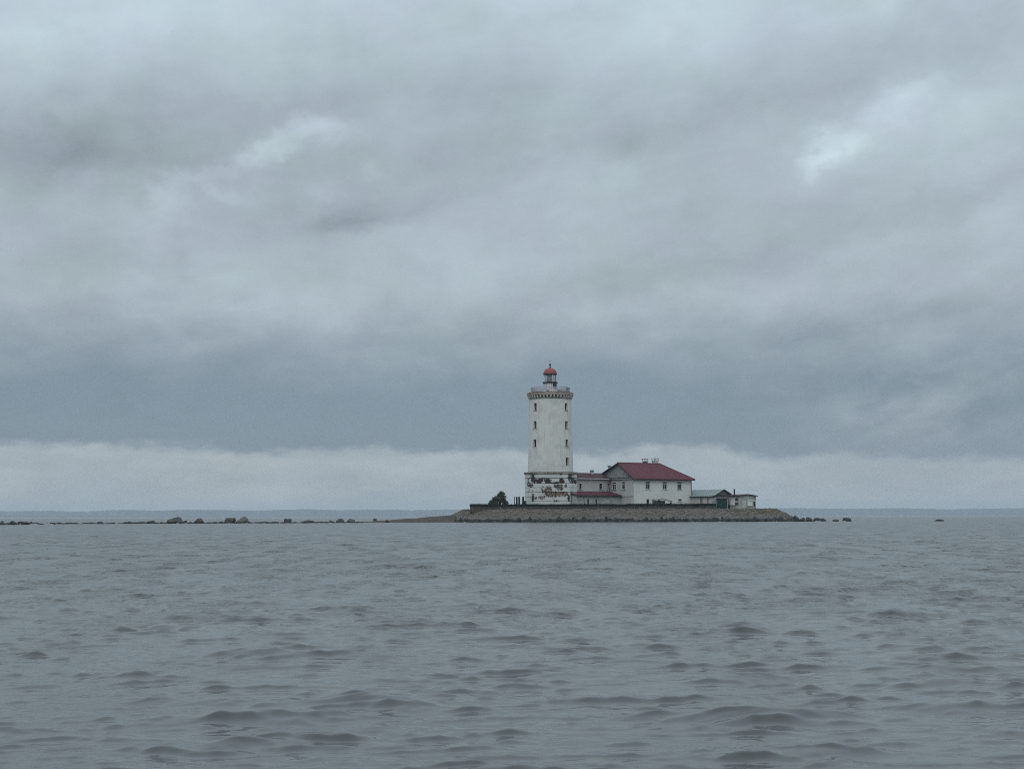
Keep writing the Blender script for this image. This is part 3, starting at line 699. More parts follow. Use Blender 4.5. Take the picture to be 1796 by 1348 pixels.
# slit windows and a drain pipe on the plinth
for pxs, y0_, y1_ in ((934.2, 868.5, 878.5), (997, 868.5, 878.5)):
    xx_ = (pxs - 966.5) / F * 312.7
    s_ = MB().box(xx_ - .17, xx_ + .17, -HB - .04, -HB + .02, zl(y1_, 312.7), zl(y0_, 312.7)).build('slit_window', M_BLACK, LH)
    fr_ = MB()
    fr_.box(xx_ - .24, xx_ - .175, -HB - .06, -HB + .02, zl(y1_, 312.7), zl(y0_, 312.7)).box(xx_ + .175, xx_ + .24, -HB - .06, -HB + .02, zl(y1_, 312.7), zl(y0_, 312.7)).box(xx_ - .24, xx_ + .24, -HB - .06, -HB + .02, zl(y0_, 312.7) + .003, zl(y0_, 312.7) + .07)
    fr_.build('frame', M_PEEL, s_)
xx_ = (1003 - 966.5) / F * 312.7
MB().tube((xx_, -HB + .30, -.2), (xx_, -HB + .30, zl(861, 312.7)), .16, n=10).build('drain_pipe', M_IRON, LH)
MB().tube((xx_ - .55, -HB + .12, -.2), (xx_ - .55, -HB + .12, zl(866, 312.7)), .08, n=8).build('drain_pipe', M_IRON, LH)

# shaft with real window recesses
RB, RTp = 79.4 / F * TY / 2, 74.0 / F * TY / 2
zs0, zs1 = zl(829.1, 318), zl(701.6, 318)
wins = []
for ang, pys in ((-46.5, (713, 744.5, 777)), (46.5, (713, 744.8, 777, 808.6))):
    for py in pys: wins.append((R(-90 + ang), zl(py + 6.4, 315), zl(py - 6.4, 315)))
rad = lambda z: RB + (RTp - RB) * (z - zs0) / (zs1 - zs0)
half = .42
th_l = sorted({round(-math.pi + 2 * math.pi * i / 72, 5) for i in range(72)} | {round(a + sg * half / 4.5, 5) for a, _, _ in wins for sg in (-1, 1)})
zz_l = sorted({zs0, zs1, *[zs0 + (zs1 - zs0) * i / 16 for i in range(17)], *[q for a in wins for q in a[1:]]})
mb = MB()
idx = {}
for i, a in enumerate(th_l):
    for j, z in enumerate(zz_l):
        idx[i, j] = len(mb.v); r = rad(z); mb.v.append((r * math.cos(a), r * math.sin(a), z))
NTh = len(th_l)
for i in range(NTh):
    i2 = (i + 1) % NTh; am = (th_l[i] + (th_l[i2] if i2 else th_l[0] + 2 * math.pi)) / 2
    for j in range(len(zz_l) - 1):
        zm = (zz_l[j] + zz_l[j + 1]) / 2
        if any(abs(am - a) < half / 4.5 and lo < zm < hi for a, lo, hi in wins): continue
        mb.f.append((idx[i, j], idx[i2, j], idx[i2, j + 1], idx[i, j + 1]))
shaft = mb.build('shaft', M_WHITE, LH, smooth=True)
for a, lo, hi in wins:
    er = Vector((math.cos(a), math.sin(a), 0)); et = Vector((-math.sin(a), math.cos(a), 0))
    ro, ri = rad((lo + hi) / 2) + .0, rad((lo + hi) / 2) - .5
    g = lambda s_, r, z: (er * r + et * s_ + Vector((0, 0, z)))
    h1 = half * 1.0; mb = MB()
    mb.quad(g(-h1, ro, lo), g(-h1, ri, lo), g(-h1, ri, hi), g(-h1, ro, hi)); mb.quad(g(h1, ro, lo), g(h1, ro, hi), g(h1, ri, hi), g(h1, ri, lo))
    mb.quad(g(-h1, ro, lo), g(h1, ro, lo), g(h1, ri, lo), g(-h1, ri, lo)); mb.quad(g(-h1, ro, hi), g(-h1, ri, hi), g(h1, ri, hi), g(h1, ro, hi))
    wn = mb.build('window', M_WHITE, LH)
    MB().quad(g(-h1, ri + .02, lo), g(h1, ri + .02, lo), g(h1, ri + .02, hi), g(-h1, ri + .02, hi)).build('pane', M_PANE, wn)
    M = Matrix(((et.x, er.x, 0, er.x * (ri + .05)), (et.y, er.y, 0, er.y * (ri + .05)), (0, 0, 1, 0), (0, 0, 0, 1)))
    mb = MB(); mb.box(-.03, .03, -.03, .03, lo, hi, M).box(-h1, -.035, -.028, .028, lo + .9, lo + .95, M).box(.035, h1, -.028, .028, lo + .9, lo + .95, M)
    mb.build('glazing_bar', M_BLACK, wn)
    M = Matrix(((et.x, er.x, 0, er.x * ro), (et.y, er.y, 0, er.y * ro), (0, 0, 1, 0), (0, 0, 0, 1)))
    MB().box(-h1 - .1, h1 + .1, -.1, .08, lo - .1, lo - .003, M).build('sill', M_CORNICE, wn)
# corbels, gallery slab
rg = 81.5 / F * TY / 2
zc0, zc1, zg0, zg1 = zl(701.4), zl(695.0), zl(695.0), zl(690.2)
me = MB().add([(-.11, RTp - .5, zc0), (.11, RTp - .5, zc0), (-.14, RTp + .07, zc0 + .12), (.14, RTp + .07, zc0 + .12), (-.15, rg - .1, zc1 - .22), (.15, rg - .1, zc1 - .22), (-.15, rg - .1, zc1), (.15, rg - .1, zc1), (-.15, RTp - .5, zc1), (.15, RTp - .5, zc1)],
      [(0, 2, 3, 1), (2, 4, 5, 3), (4, 6, 7, 5), (6, 8, 9, 7), (0, 1, 9, 8), (0, 8, 6, 4, 2), (1, 3, 5, 7, 9)]).mesh('corbel', M_WHITE)
NC = 40
for i in range(NC): inst('corbel', me, LH, (0, 0, 0), (0, 0, 2 * math.pi * i / NC))
MB().lathe([(RTp - .01, zc0 - .06), (RTp - .01, zc0), (RTp - .18, zc0 + .02), (RTp - .18, zc1 + .1)], 72).build('corbel_band', M_CORNICE, LH, smooth=False)
gal = MB().lathe([(rg - .12, zg0 + .003), (rg, zg0 + .10), (rg, zg1 - .14), (rg + .04, zg1 - .13), (rg + .04, zg1)], 72).build('gallery_slab', M_CORNICE, LH)
MB().lathe([(rg - .05, zg1 + .003), (rg - .05, zg1 + .07), (rg - .3, zg1 + .16)], 72).build('gallery_deck', M_ROOF_OLD, LH)
# railing
rr = 68 / F * TY / 2; zr0, zr1 = zg1 + .15, zl(680.3)
def ring(r, z, tk, n=64):
    return MB().lathe([(r - tk, z - tk), (r + tk, z - tk), (r + tk, z + tk), (r - tk, z + tk), (r - tk, z - tk)], n, cap=False)
ring(rr, zr1, .035).build('top_rail', M_RAIL, LH); ring(rr, (zr0 + zr1) / 2, .022).build('middle_rail', M_RAIL, LH); ring(rr, zr0 + .08, .022).build('bottom_rail', M_RAIL, LH)
mb = MB(); NB = 150
for i in range(NB):
    a = 2 * math.pi * i / NB; k = .05 if i % 10 == 0 else .034
    mb.tube((rr * math.cos(a), rr * math.sin(a), zr0 - .05), (rr * math.cos(a), rr * math.sin(a), zr1 + (.05 if i % 10 == 0 else 0)), k, n=4)
mb.build('balusters', M_RAIL, LH, kind='stuff')
for i in range(6):                                   # boarded stretch of railing on the right
    a0, a1 = R(-34 + i * 11), R(-34 + i * 11 + 10.6); r2 = rr - .06
    MB().add([(r2 * math.cos(a), r2 * math.sin(a), z) for z in (zr0 + .1, zr1 + .02) for a in (a0, a1)] + [((r2 - .03) * math.cos(a), (r2 - .03) * math.sin(a), z) for z in (zr0 + .1, zr1 + .02) for a in (a0, a1)],
             [(0, 1, 3, 2), (5, 4, 6, 7), (0, 4, 5, 1), (2, 3, 7, 6), (0, 2, 6, 4), (1, 5, 7, 3)]).build('railing_panel', M_PANEL, LH)
for a_, s_ in ((-100, .55), (-58, .8)):              # boxes standing on the deck
    M = Matrix.Rotation(R(a_), 4, 'Z') @ Matrix.Translation((rr - .5, 0, zg1 + .15)); MB().box(-.25, .25, -s_ / 2, s_ / 2, 0, .32, M).build('deck_box', M_FASCIA, LH)
# lantern
rl = 22.8 / F * TY / 2
zd1 = zl(671)
MB().lathe([(rl + .25, zg1 + .1), (rl + .25, zg1 + .5), (rl - .02, zg1 + .62), (rl - .02, zd1)], 32).build('lantern_drum', M_TRIM, LH)
mb = MB()
for i in range(16):
    a = 2 * math.pi * (i + .5) / 16; mb.tube((rl * math.cos(a), rl * math.sin(a), zg1 + .62), (rl * math.cos(a), rl * math.sin(a), zd1), .035, n=4)
mb.build('drum_ribs', M_IRON, LH, kind='stuff')
rgal = 27 / F * TY / 2
MB().lathe([(rgal - .06, zd1 - .12), (rgal, zd1), (rgal, zd1 + .09), (rl - .1, zd1 + .10)], 36).build('lantern_gallery', M_BLACK, LH)
zg_0, zg_1 = zd1 + .10, zl(656.0)
for i in range(8):
    a = 2 * math.pi * (i + .5) / 8 + R(0); c_, s_ = math.cos(a), math.sin(a)
    pr = rl - .06
    mu = MB().tube((pr * c_, pr * s_, zg_0), (pr * c_, pr * s_, zg_1), .075, n=6).build('mullion', M_IRON if i % 2 else M_TRIM, LH)
    a2 = a + 2 * math.pi / 8; p0, p1 = Vector((pr * c_, pr * s_, 0)), Vector((pr * math.cos(a2), pr * math.sin(a2), 0))
    d = (p1 - p0); p0 += d * .07; p1 -= d * .07
    MB().quad(p0 + Vector((0, 0, zg_0)), p1 + Vector((0, 0, zg_0)), p1 + Vector((0, 0, zg_1)), p0 + Vector((0, 0, zg_1))).build('pane', M_LANTERN, LH)
    MB().tube(p0 + Vector((0, 0, (zg_0 + zg_1) / 2)), p1 + Vector((0, 0, (zg_0 + zg_1) / 2)), .03, n=4).build('glazing_bar', M_TRIM, LH)
MB().lathe([(.18, zg_0), (.62, zg_0 + .35), (.70, (zg_0 + zg_1) / 2), (.62, zg_1 - .35), (.2, zg_1 - .05)], 16).build('lens', M_LENS, LH, smooth=True)
MB().tube((0, 0, zg_0 - .1), (0, 0, zg_1), .07, n=8).build('lamp_post', M_BLACK, LH)
M = Matrix.Rotation(R(-52), 4, 'Z') @ Matrix.Translation((rl + .12, 0, zd1 - .85)); lamp = MB().box(-.18, .18, -.32, .32, 0, .5, M).box(-.12, .12, -.18, .18, .503, 1.0, M).build('fog_signal', M_BLACK, LH)
# dome with finial and vane
rd = 23.4 / F * TY / 2; zd0, zdt = zg_1, zl(645.3)
prof = [(rd + .06, zd0), (rd + .06, zd0 + .07)] + [(rd * math.cos(q) ** .9, zd0 + .07 + (zdt - zd0 - .07) * math.sin(q)) for q in [R(4 + 84 * k / 12) for k in range(13)]]
dome = MB().lathe(prof, 40).build('dome', M_DOME, LH, smooth=True)
MB().lathe([(rd + .14, zd0 - .09), (rd + .14, zd0 - .003)], 40).build('dome_eave', M_FASCIA, LH)
mb = MB()
for i in range(12):
    a = 2 * math.pi * i / 12
    for k in range(2, len(prof) - 1):
        mb.tube((prof[k][0] * math.cos(a), prof[k][0] * math.sin(a), prof[k][1]), (prof[k + 1][0] * math.cos(a), prof[k + 1][0] * math.sin(a), prof[k + 1][1]), .022, n=4)
mb.build('dome_ribs', M_DOME, LH, kind='stuff')
zb = zl(639.2)
fin = MB().lathe([(.22, zdt - .1), (.13, zdt + .2), (.11, zb - .15)], 12).build('finial_stem', M_BLACK, LH, smooth=True)
MB().lathe([(.02, zb - .22), (.15, zb - .15), (.21, zb), (.15, zb + .15), (.02, zb + .22)], 14).build('finial_ball', M_BLACK, LH, smooth=True)
MB().tube((0, 0, zb + .2), (0, 0, zl(626)), .028, .015, n=6).build('vane_rod', M_IRON, LH)
MB().tube((-.26, 0, zl(632.6)), (.26, 0, zl(632.6)), .03, n=6).build('vane_arm', M_IRON, LH)

# ------------------------------------------------------------------ keeper's house with wing and porch
HA = R(35.0); HY = 315.0
U_ = Vector((math.cos(HA), math.sin(HA), 0)); V_ = Vector((-math.sin(HA), math.cos(HA), 0))
A0 = Vector((X(1111.5, HY, 860), HY, 0))
def at(u, v, z=0): return A0 + U_ * u + V_ * v + Vector((0, 0, z))
def u_for(px, v, z=6): return solve(lambda u: proj(at(u, v, z))[0], px, -25, 40)
def v_for(px, u, z=6): return solve(lambda v: proj(at(u, v, z))[0], px, -10, 30)
def z_for(py, u, v): return solve(lambda z: proj(at(u, v, z))[1], py, 0, 30)
ZG = Z_TER - .1
W_R = u_for(1213, 0); VF = 12.6
Z_E = z_for(838.4, 0, 0)
V_R = 4.45; Z_RD = z_for(811.2, -.5, V_R); U_RE = u_for(1157.5, V_R, Z_RD)
HOUSE = thing('keepers_house', 'two-storey white house with oxblood hipped roof right of the lighthouse', 'house', (A0.x, A0.y, ZG), HA)
def L(u, v, z): return Vector((u, v, z - ZG))              # house-local point
EX, EY = Vector((1, 0, 0)), Vector((0, 1, 0))
def window(parent, o, e, nn, s0, s1, z0, z1, depth=.18, bars=True, pane=M_PANE, proud=.05):
    """a window set in a wall opening: casing, pane, glazing bars, sill; local coordinates of parent"""
    M = frame_M(o, e, nn)
    wnd = MB().box(s0 - .11, s0 - .002, -.02, proud, z0, z1, M).box(s1 + .002, s1 + .11, -.02, proud, z0, z1, M).box(s0 - .11, s1 + .11, -.02, proud + .01, z1 + .002, z1 + .13, M).build('window', M_TRIM, parent)
    MB().box(s0, s1, -depth, -depth + .02, z0, z1, M).build('pane', pane, wnd)
    if bars:
        zt = z1 - .30 * (z1 - z0); fr = MB(); y0_, y1_ = -depth + .022, -depth + .075
        fr.box(s0, s0 + .04, y0_, y1_, z0, z1, M).box(s1 - .04, s1, y0_, y1_, z0, z1, M).box(s0 + .041, s1 - .041, y0_, y1_ + .03, zt, zt + .14, M)
        fr.box((s0 + s1) / 2 - .02, (s0 + s1) / 2 + .02, y0_, y1_, z0, zt - .002, M).box(s0 + .041, (s0 + s1) / 2 - .022, y0_, y1_ - .01, (z0 + zt) / 2 - .02, (z0 + zt) / 2 + .02, M)
        fr.build('frame', M_TRIM, wnd)
    MB().box(s0 - .16, s1 + .16, -.02, proud + .1, z0 - .09, z0 - .003, M).build('sill', M_TRIM, wnd)
    return wnd
zw0, zw1 = z_for(857.0, 4, 0), z_for(844.6, 4, 0)
front = []
for px, wd in ((1136, 1.2), (1166, 1.2), (1191.6, 1.15)):
    u = u_for(px, 0, 7.5); front.append((u - wd / 2, u + wd / 2, zw0 - ZG, zw1 - ZG))
u_ = u_for(1136.3, 0, 4); low1 = (u_ - .38, u_ + .38, z_for(883.5, u_, 0) - ZG, z_for(875, u_, 0) - ZG)
u_ = u_for(1192.5, 0, 4); low2 = (u_ - .5, u_ + .5, z_for(878.2, u_, 0) - ZG, z_for(874.6, u_, 0) - ZG)
wall(MB(), (0, 0, 0), EX, 0, W_R, -.6, Z_E - ZG, front + [low1, low2], -EY, .2).build('front_wall', M_HOUSE, HOUSE)
for h in front: window(HOUSE, (0, 0, 0), EX, -EY, *h, depth=.2)
window(HOUSE, (0, 0, 0), EX, -EY, *low1, depth=.2, bars=False)['label'] = 'dark cellar opening at ground level'
window(HOUSE, (0, 0, 0), EX, -EY, *low2, depth=.2, bars=False, pane=M_PALEPANE)
gw = []
for px, wd in ((1077, 1.3), (1093.6, 1.25)):
    v = v_for(px, 0, 7.5); gw.append((v - wd / 2, v + wd / 2, zw0 - ZG, zw1 - ZG))
wall(MB(), (0, 0, 0), EY, 0, VF, -.6, Z_E - ZG + .15, gw, -EX, .2).build('end_wall', M_GABLE, HOUSE)
for h in gw: window(HOUSE, (0, 0, 0), EY, -EX, *h, depth=.2)
mb = MB(); wall(mb, (W_R, 0, 0), EY, 0, VF, -.6, Z_E - ZG, [], EX); wall(mb, (0, VF, 0), EX, 0, W_R, -.6, Z_E - ZG, [], EY); mb.build('rear_wall', M_HOUSE, HOUSE)
# corner boards and the ledge across the end wall
MB().box(-.06, -.003, .02, .95, -.4, Z_E - ZG - .2).build('corner_board', M_GABLE, HOUSE)
MB().box(-.16, -.063, -.02, v_for(1090.5, 0, 5.2), z_for(869.8, 0, 1) - ZG, z_for(869.8, 0, 1) - ZG + .12).build('ledge', M_CHIM, HOUSE)
MB().tube((W_R - .12, -.1, -.3), (W_R - .12, -.1, Z_E - ZG - .2), .07, n=8).build('downpipe', M_IRON, HOUSE)
MB().tube((.16, -.09, -.3), (.16, -.09, Z_E - ZG - .2), .06, n=8).build('downpipe', M_TRIM, HOUSE)
# gable boarding
zr = Z_RD - ZG; ze = Z_E - ZG; OV = .55
def roofz(v): return ze - .05 + (zr - ze + .05) * ((v + OV) / (V_R + OV) if v < V_R else (VF + OV - v) / (VF + OV - V_R))
mb = MB(); v = .12
while v < VF - .1:
    v2 = v + .30
    mb.add([(-.04 - .02 * (int(v / .31) % 2), q, z) for q, z in ((v, ze + .16), (v2 - .03, ze + .16), (v2 - .03, max(roofz(v2 - .03) - .16, ze + .17)), (v, max(roofz(v) - .16, ze + .17)))] +
           [(.05, q, z) for q, z in ((v, ze + .16), (v2 - .03, ze + .16), (v2 - .03, max(roofz(v2 - .03) - .16, ze + .17)), (v, max(roofz(v) - .16, ze + .17)))],
           [(0, 3, 2, 1), (4, 5, 6, 7), (0, 1, 5, 4), (1, 2, 6, 5), (2, 3, 7, 6), (3, 0, 4, 7)])
    v = v2
MB().add([(-.015, 0, ze + .15), (-.015, VF, ze + .15), (-.015, VF, roofz(VF) - .16), (-.015, V_R, zr - .16), (-.015, 0, roofz(0) - .16)], [(0, 4, 3, 2, 1)]).build('gable_backing', M_FASCIA, HOUSE)
mb.build('gable_boards', M_PLANK, HOUSE, kind='stuff')
MB().box(-.34, .02, -.1, VF, ze + .12, ze + .2).build('gable_moulding', M_FASCIA, HOUSE)
MB().box(-.20, .02, -.05, VF, ze - .14, ze + .117).build('gable_frieze', M_GABLE, HOUSE)
MB().box(-.28, .02, -.08, VF, ze - .2, ze - .143).build('gable_moulding', M_FASCIA, HOUSE)
# roof
uL, uR = -.6, W_R + OV; UE = U_RE
zE = ze - .05
n_eave = ((uL, -OV, zE), (uR, -OV, zE)); f_eave = ((uL, VF + OV, zE), (uR, VF + OV, zE)); rid = ((uL, V_R, zr), (UE, V_R, zr))
rf = MB().slab([n_eave[0], n_eave[1], rid[1], rid[0]], .1).slab([(p[0], p[1], p[2] + .002) for p in (rid[0], rid[1], f_eave[1], f_eave[0])], .1).slab([(p[0], p[1], p[2] + .001) for p in (n_eave[1], f_eave[1], rid[1])], .1).build('roof', M_ROOF, HOUSE)
mb = MB()
k = .4
while k < uR - uL:                                    # standing seams on the front slope
    u = uL + k; top = Vector((u, V_R, zr)) if u <= UE else None
    if top is None:
        q = (uR - u) / (uR - UE); top = Vector((u, -OV + (V_R + OV) * q, zE + (zr - zE) * q))
    mb.tube(Vector((u, -OV, zE + .015)), top + Vector((0, 0, .015)), .022, n=4); k += .62
mb.build('seams', M_ROOF, rf, kind='stuff')
MB().tube((uL, V_R, zr + .02), (UE, V_R, zr + .02), .09, n=8).tube((UE, V_R, zr + .02), (uR, -OV, zE + .02), .07, n=8).build('ridge_cap', M_ROOF, rf)
MB().box(uL + .02, uR - .02, -OV - .03, -OV - .002, zE - .24, zE - .01).build('fascia', M_ROOF_OLD, rf)
for va, vb, za, zb_ in ((-OV, V_R, zE, zr), (V_R, VF + OV, zr, zE)):
    MB().add([(x, y, z) for x in (uL - .035, uL - .002) for y, z in ((va, za - .2), (vb, zb_ - .2), (vb, zb_ + .02), (va, za + .02))], [(0, 1, 2, 3), (7, 6, 5, 4), (0, 4, 5, 1), (1, 5, 6, 2), (2, 6, 7, 3), (3, 7, 4, 0)]).build('bargeboard', M_FASCIA, rf)
MB().box(.0, W_R + OV - .1, -OV + .03, -.003, ze - .22, ze - .17).build('soffit', M_FASCIA, rf)
def chimney(px, v, ytop, ycap, wb, wc, mbody, parent, cap_open=True, label=None):
    u = u_for(px, v, 12.5); zt = z_for(ytop, u, v) - ZG; zc = z_for(ycap, u, v) - ZG
    c_ = MB().box(u - wb / 2, u + wb / 2, v - wb / 2, v + wb / 2, zt - 2.6, zc).build('chimney', mbody, parent)
    if cap_open:
        for sx in (-1, 1):
            for sy in (-1, 1): MB().box(u + sx * wc * .42 - .05, u + sx * wc * .42 + .05, v + sy * wb * .4 - .05, v + sy * wb * .4 + .05, zc - .15, zt - .1).build('cap_leg', M_CHIM, c_)
    MB().box(u - wc / 2, u + wc / 2, v - wc / 2, v + wc / 2, zt - .1 if cap_open else zc + .003, zt).build('cap', M_CHIM if cap_open else M_IRON, c_)
    return c_
chimney(1131.5, 5.2, 803.8, 808.5, .72, 1.15, M_BRICK, rf)
chimney(1149, 5.0, 803.4, 807.0, .95, 1.3, M_CHIM, rf)
chimney(1068.5, 9.5, 816.2, 818.0, .42, .55, M_CHIM, rf, False)
# wing: two storeys between house and lighthouse
VW = v_for(1070, 0, 8); VWR = v_for(1058.5, 0, 10); VWB = 2 * VWR - VW
UWL = u_for(1009, VW, 8)
ZWE = z_for(838.4, -3, VW); ZWR = z_for(829.2, -3, VWR)
WING = thing('house_wing', 'pale two-storey wing with dark red roof joining house to lighthouse', 'building', (A0.x, A0.y, ZG), HA)
ww = []
for px, wd in ((1018, .62), (1053.6, .8)):
    u = u_for(px, VW, 7.4); ww.append((u - wd / 2, u + wd / 2, z_for(857.5, u, VW) - ZG, z_for(847.5, u, VW) - ZG))
wall(MB(), (0, VW, 0), EX, UWL, -.07, -.6, ZWE - ZG, ww, -EY, .25).build('front_wall', M_WING, WING)
for h in ww: window(WING, (0, VW, 0), EX, -EY, *h, depth=.25, bars=False)
ze2, zr2 = ZWE - ZG, ZWR - ZG; ov = .4
wr = MB().slab([(UWL, VW - ov, ze2 - .05), (-.36, VW - ov, ze2 - .05), (-.36, VWR, zr2), (UWL, VWR, zr2)], .09).slab([(UWL, VWR, zr2 + .002), (-.36, VWR, zr2 + .002), (-.36, VWB, ze2), (UWL, VWB, ze2)], .09).build('roof', M_ROOF_OLD, WING)
mb = MB(); k = .3
while k < -UWL - .5:
    mb.tube((UWL + k, VW - ov, ze2 - .035), (UWL + k, VWR, zr2 + .015), .02, n=4); k += .6
mb.build('seams', M_ROOF_OLD, wr, kind='stuff')
MB().box(UWL, -.4, VW - ov - .13, VW - ov - .003, ze2 - .2, ze2 - .06).build('gutter', M_TRIM, wr)
MB().box(UWL, -.4, VW - ov + .02, VW - .003, ze2 - .3, ze2 - .22).build('soffit', M_FASCIA, wr)
mb = MB(); wall(mb, (0, VWB - .2, 0), EX, UWL, -.07, -.6, ze2, [], EY); mb.build('rear_wall', M_WING, WING)
u = u_for(1038, VWR - .3, 10.5)
c_ = MB().box(u - .27, u + .27, VWR - .6, VWR - .06, zr2 - .9, z_for(826, u, VWR - .3) - ZG).build('chimney', M_CHIM, wr)
MB().box(u - .34, u + .34, VWR - .67, VWR + .01, z_for(826, u, VWR - .3) - ZG + .003, z_for(824.2, u, VWR - .3) - ZG).build('cap', M_IRON, c_)
# porch: lean-to along the wing
VP = v_for(1089.5, 0, 4.5); UPL = u_for(1011, VP, 4.5)
ZPT, ZPE = z_for(861.2, -5, VW), z_for(868.0, -7, VP - .35)
PORCH = thing('porch', 'low plank porch with dark red lean-to roof beside the lighthouse base', 'porch', (A0.x, A0.y, ZG), HA)
zt, zpe = ZPT - ZG, ZPE - ZG
wall(MB(), (0, VP, 0), EX, UPL, -.08, -.6, zpe - .05, [], -EY).build('front_wall', M_PORCH, PORCH)
wall(MB(), (UPL, VP, 0), EY, 0, VW - VP - .1, -.6, zpe - .05, [], -EX).build('side_wall', M_PORCH, PORCH)
mb = MB(); u = UPL
while u < -.3:
    wd = .2; dpt = random.uniform(.012, .04); mb.box(u + .008, u + wd - .008, VP - dpt, VP - .002, -.4, zpe - .08); u += wd
mb.build('cladding_boards', M_PORCH, PORCH, kind='stuff')
pr = MB().slab([(UPL - .3, VP - .4, zpe), (-.1, VP - .4, zpe), (-.1, VW - .01, zt), (UPL - .3, VW - .01, zt)], .1).build('roof', M_ROOF, PORCH)
MB().box(UPL - .3, -.1, VP - .44, VP - .405, zpe - .26, zpe + .01).build('fascia', M_FASCIA, pr)
mb = MB(); k = .3
while k < -UPL:
    mb.tube((UPL + k, VP - .4, zpe + .012), (UPL + k, VW - .02, zt + .012), .02, n=4); k += .6
mb.build('seams', M_ROOF, pr, kind='stuff')
for px in (1031, 1045.4):                              # two narrow dark openings
    u = u_for(px, VP, 4.2); z1_ = z_for(874.8, u, VP) - ZG
    d_ = MB().box(u - .2, u + .2, VP - .075, VP - .043, -.2, z1_).build('slit_opening', M_BLACK, PORCH)
    MB().box(u - .28, u - .203, VP - .09, VP - .043, -.2, z1_).box(u + .203, u + .28, VP - .09, VP - .043, -.2, z1_).build('frame', M_PORCH, d_)
# ladder on the porch roof
LAD = thing('ladder', 'tall dark ladder leaning on the wing eave above the porch roof', 'ladder', tuple(at(0, 0, ZPT - .12)), HA)
zlad = ZWE - ZPT + .42
b0, b1 = Vector((u_for(1066.8, VW - 1.0, 6.3), VW - 1.05, -.05)), Vector((u_for(1070.4, VW - .55, 9), VW - .58, zlad))
for du in (-.24, .24):
    MB().tube(b0 + Vector((du, 0, 0)), b1 + Vector((du, 0, 0)), .055, n=6).build('rail', M_BLACK, LAD)
for i in range(1, 11):
    p = b0.lerp(b1, i / 11); MB().tube(p - Vector((.24, 0, 0)), p + Vector((.24, 0, 0)), .025, n=5).build('rung', M_BLACK, LAD)

# ------------------------------------------------------------------ low grey frame shelter in front of the house
SY = 311.0
sx0, sx1 = X(1145, SY), X(1179, SY); sxm = X(1165, SY); sz1 = Z(874.6, SY, 1160)
SH = thing('low_shelter', 'low open shelter with drooping grey sheet roof in front of the house', 'shelter', ((sx0 + sx1) / 2, SY, Z_TER))
cx = (sx0 + sx1) / 2; zt_ = sz1 - Z_TER; zr_ = Z(878.2, SY, 1178) - Z_TER
MB().slab([(sx0 - cx, -.6, zt_ - .1), (sxm - cx, -.6, zt_), (sxm - cx, 1.6, zt_ + .02), (sx0 - cx, 1.6, zt_ - .05)], .16).slab([(sxm - cx + .003, -.6, zt_), (sx1 - cx, -.6, zr_), (sx1 - cx, 1.6, zr_ + .04), (sxm - cx + .003, 1.6, zt_ + .02)], .16).build('sheet_roof', M_IRON, SH)
for px in (1146.5, 1156, 1177):
    xx_ = X(px, SY) - cx
    for yy_ in (-.5, 1.4): MB().box(xx_ - .09, xx_ + .09, yy_ - .09, yy_ + .09, -.1, (zt_ if px < 1170 else zr_) - .2).build('post', M_DARKPOST, SH)
MB().box(sx0 - cx, sxm - cx + .3, 1.2, 1.28, 0, zt_ - .35).build('back_board', M_PLANK, SH)

# ------------------------------------------------------------------ grey-roofed shed
SA = R(35); GY = 318.0
G0 = Vector((X(1252.5, GY, 875), GY, 2.3))
GS = thing('long_shed', 'long shed with blue-grey sheet roof behind the teal cabin', 'shed', tuple(G0), SA)
gat = lambda u, v, z: G0 + U_ * u + V_ * v + Vector((0, 0, z))
gu = solve(lambda u: proj(gat(u, 0, 4))[0], 1284, -5, 20); GL = 12.0
gze = solve(lambda z: proj(gat(0, 0, z))[1], 868.6, 0, 12); gzr = solve(lambda z: proj(gat(gu / 2, 0, z))[1], 857.6, 0, 12)
wall(MB(), (0, 0, 0), EX, 0, gu, -.3, gze, [], -EY).build('end_wall', M_SHED, GS)
wall(MB(), (0, 0, 0), EY, 0, GL, -.3, gze, [], -EX).build('side_wall', M_BEIGE, GS)
wall(MB(), (gu, 0, 0), EY, 0, GL, -.3, gze, [], EX).build('rear_wall', M_BEIGE, GS)
for v in (.02, 1.75, 3.6, 3.95, 8.0): MB().box(-.07, -.003, v, v + .16, -.2, gze - .1).build('batten', M_FASCIA, GS)
for (v0_, v1_) in ((.3, 1.6), (2.0, 3.5), (4.3, 7.8)): MB().box(-.05, -.003, v0_, v1_, .9, gze - .25).build('side_panel', M_BEIGE, GS)
mb = MB().add([(.05, -.02, gze + .1), (gu - .05, -.02, gze + .1), (gu / 2, -.02, gzr - .12), (.05, .05, gze + .1), (gu - .05, .05, gze + .1), (gu / 2, .05, gzr - .12)], [(0, 1, 2), (5, 4, 3)]).build('gable', M_IRON, GS)
o_ = .35
gr = MB().slab([(-o_, -o_, gze - .1), (gu / 2, -o_, gzr), (gu / 2, GL, gzr), (-o_, GL, gze - .1)], .07).slab([(gu / 2 + .002, -o_, gzr), (gu + o_, -o_, gze - .1), (gu + o_, GL, gze - .1), (gu / 2 + .002, GL, gzr)], .07).build('roof', M_METALROOF, GS)
for sg in (0, 1):
    a_, b_ = ((-o_, gze - .1), (gu / 2 - .004, gzr)) if sg == 0 else ((gu + o_, gze - .1), (gu / 2 + .004, gzr))
    MB().add([(x, y, z) for y in (-o_ - .04, -o_ - .003) for x, z in ((a_[0], a_[1] - .16), (b_[0], b_[1] - .16), (b_[0], b_[1] + .03), (a_[0], a_[1] + .03))], [(0, 1, 2, 3), (7, 6, 5, 4), (0, 4, 5, 1), (1, 5, 6, 2), (2, 6, 7, 3), (3, 7, 4, 0)]).build('bargeboard', M_FASCIA, gr)
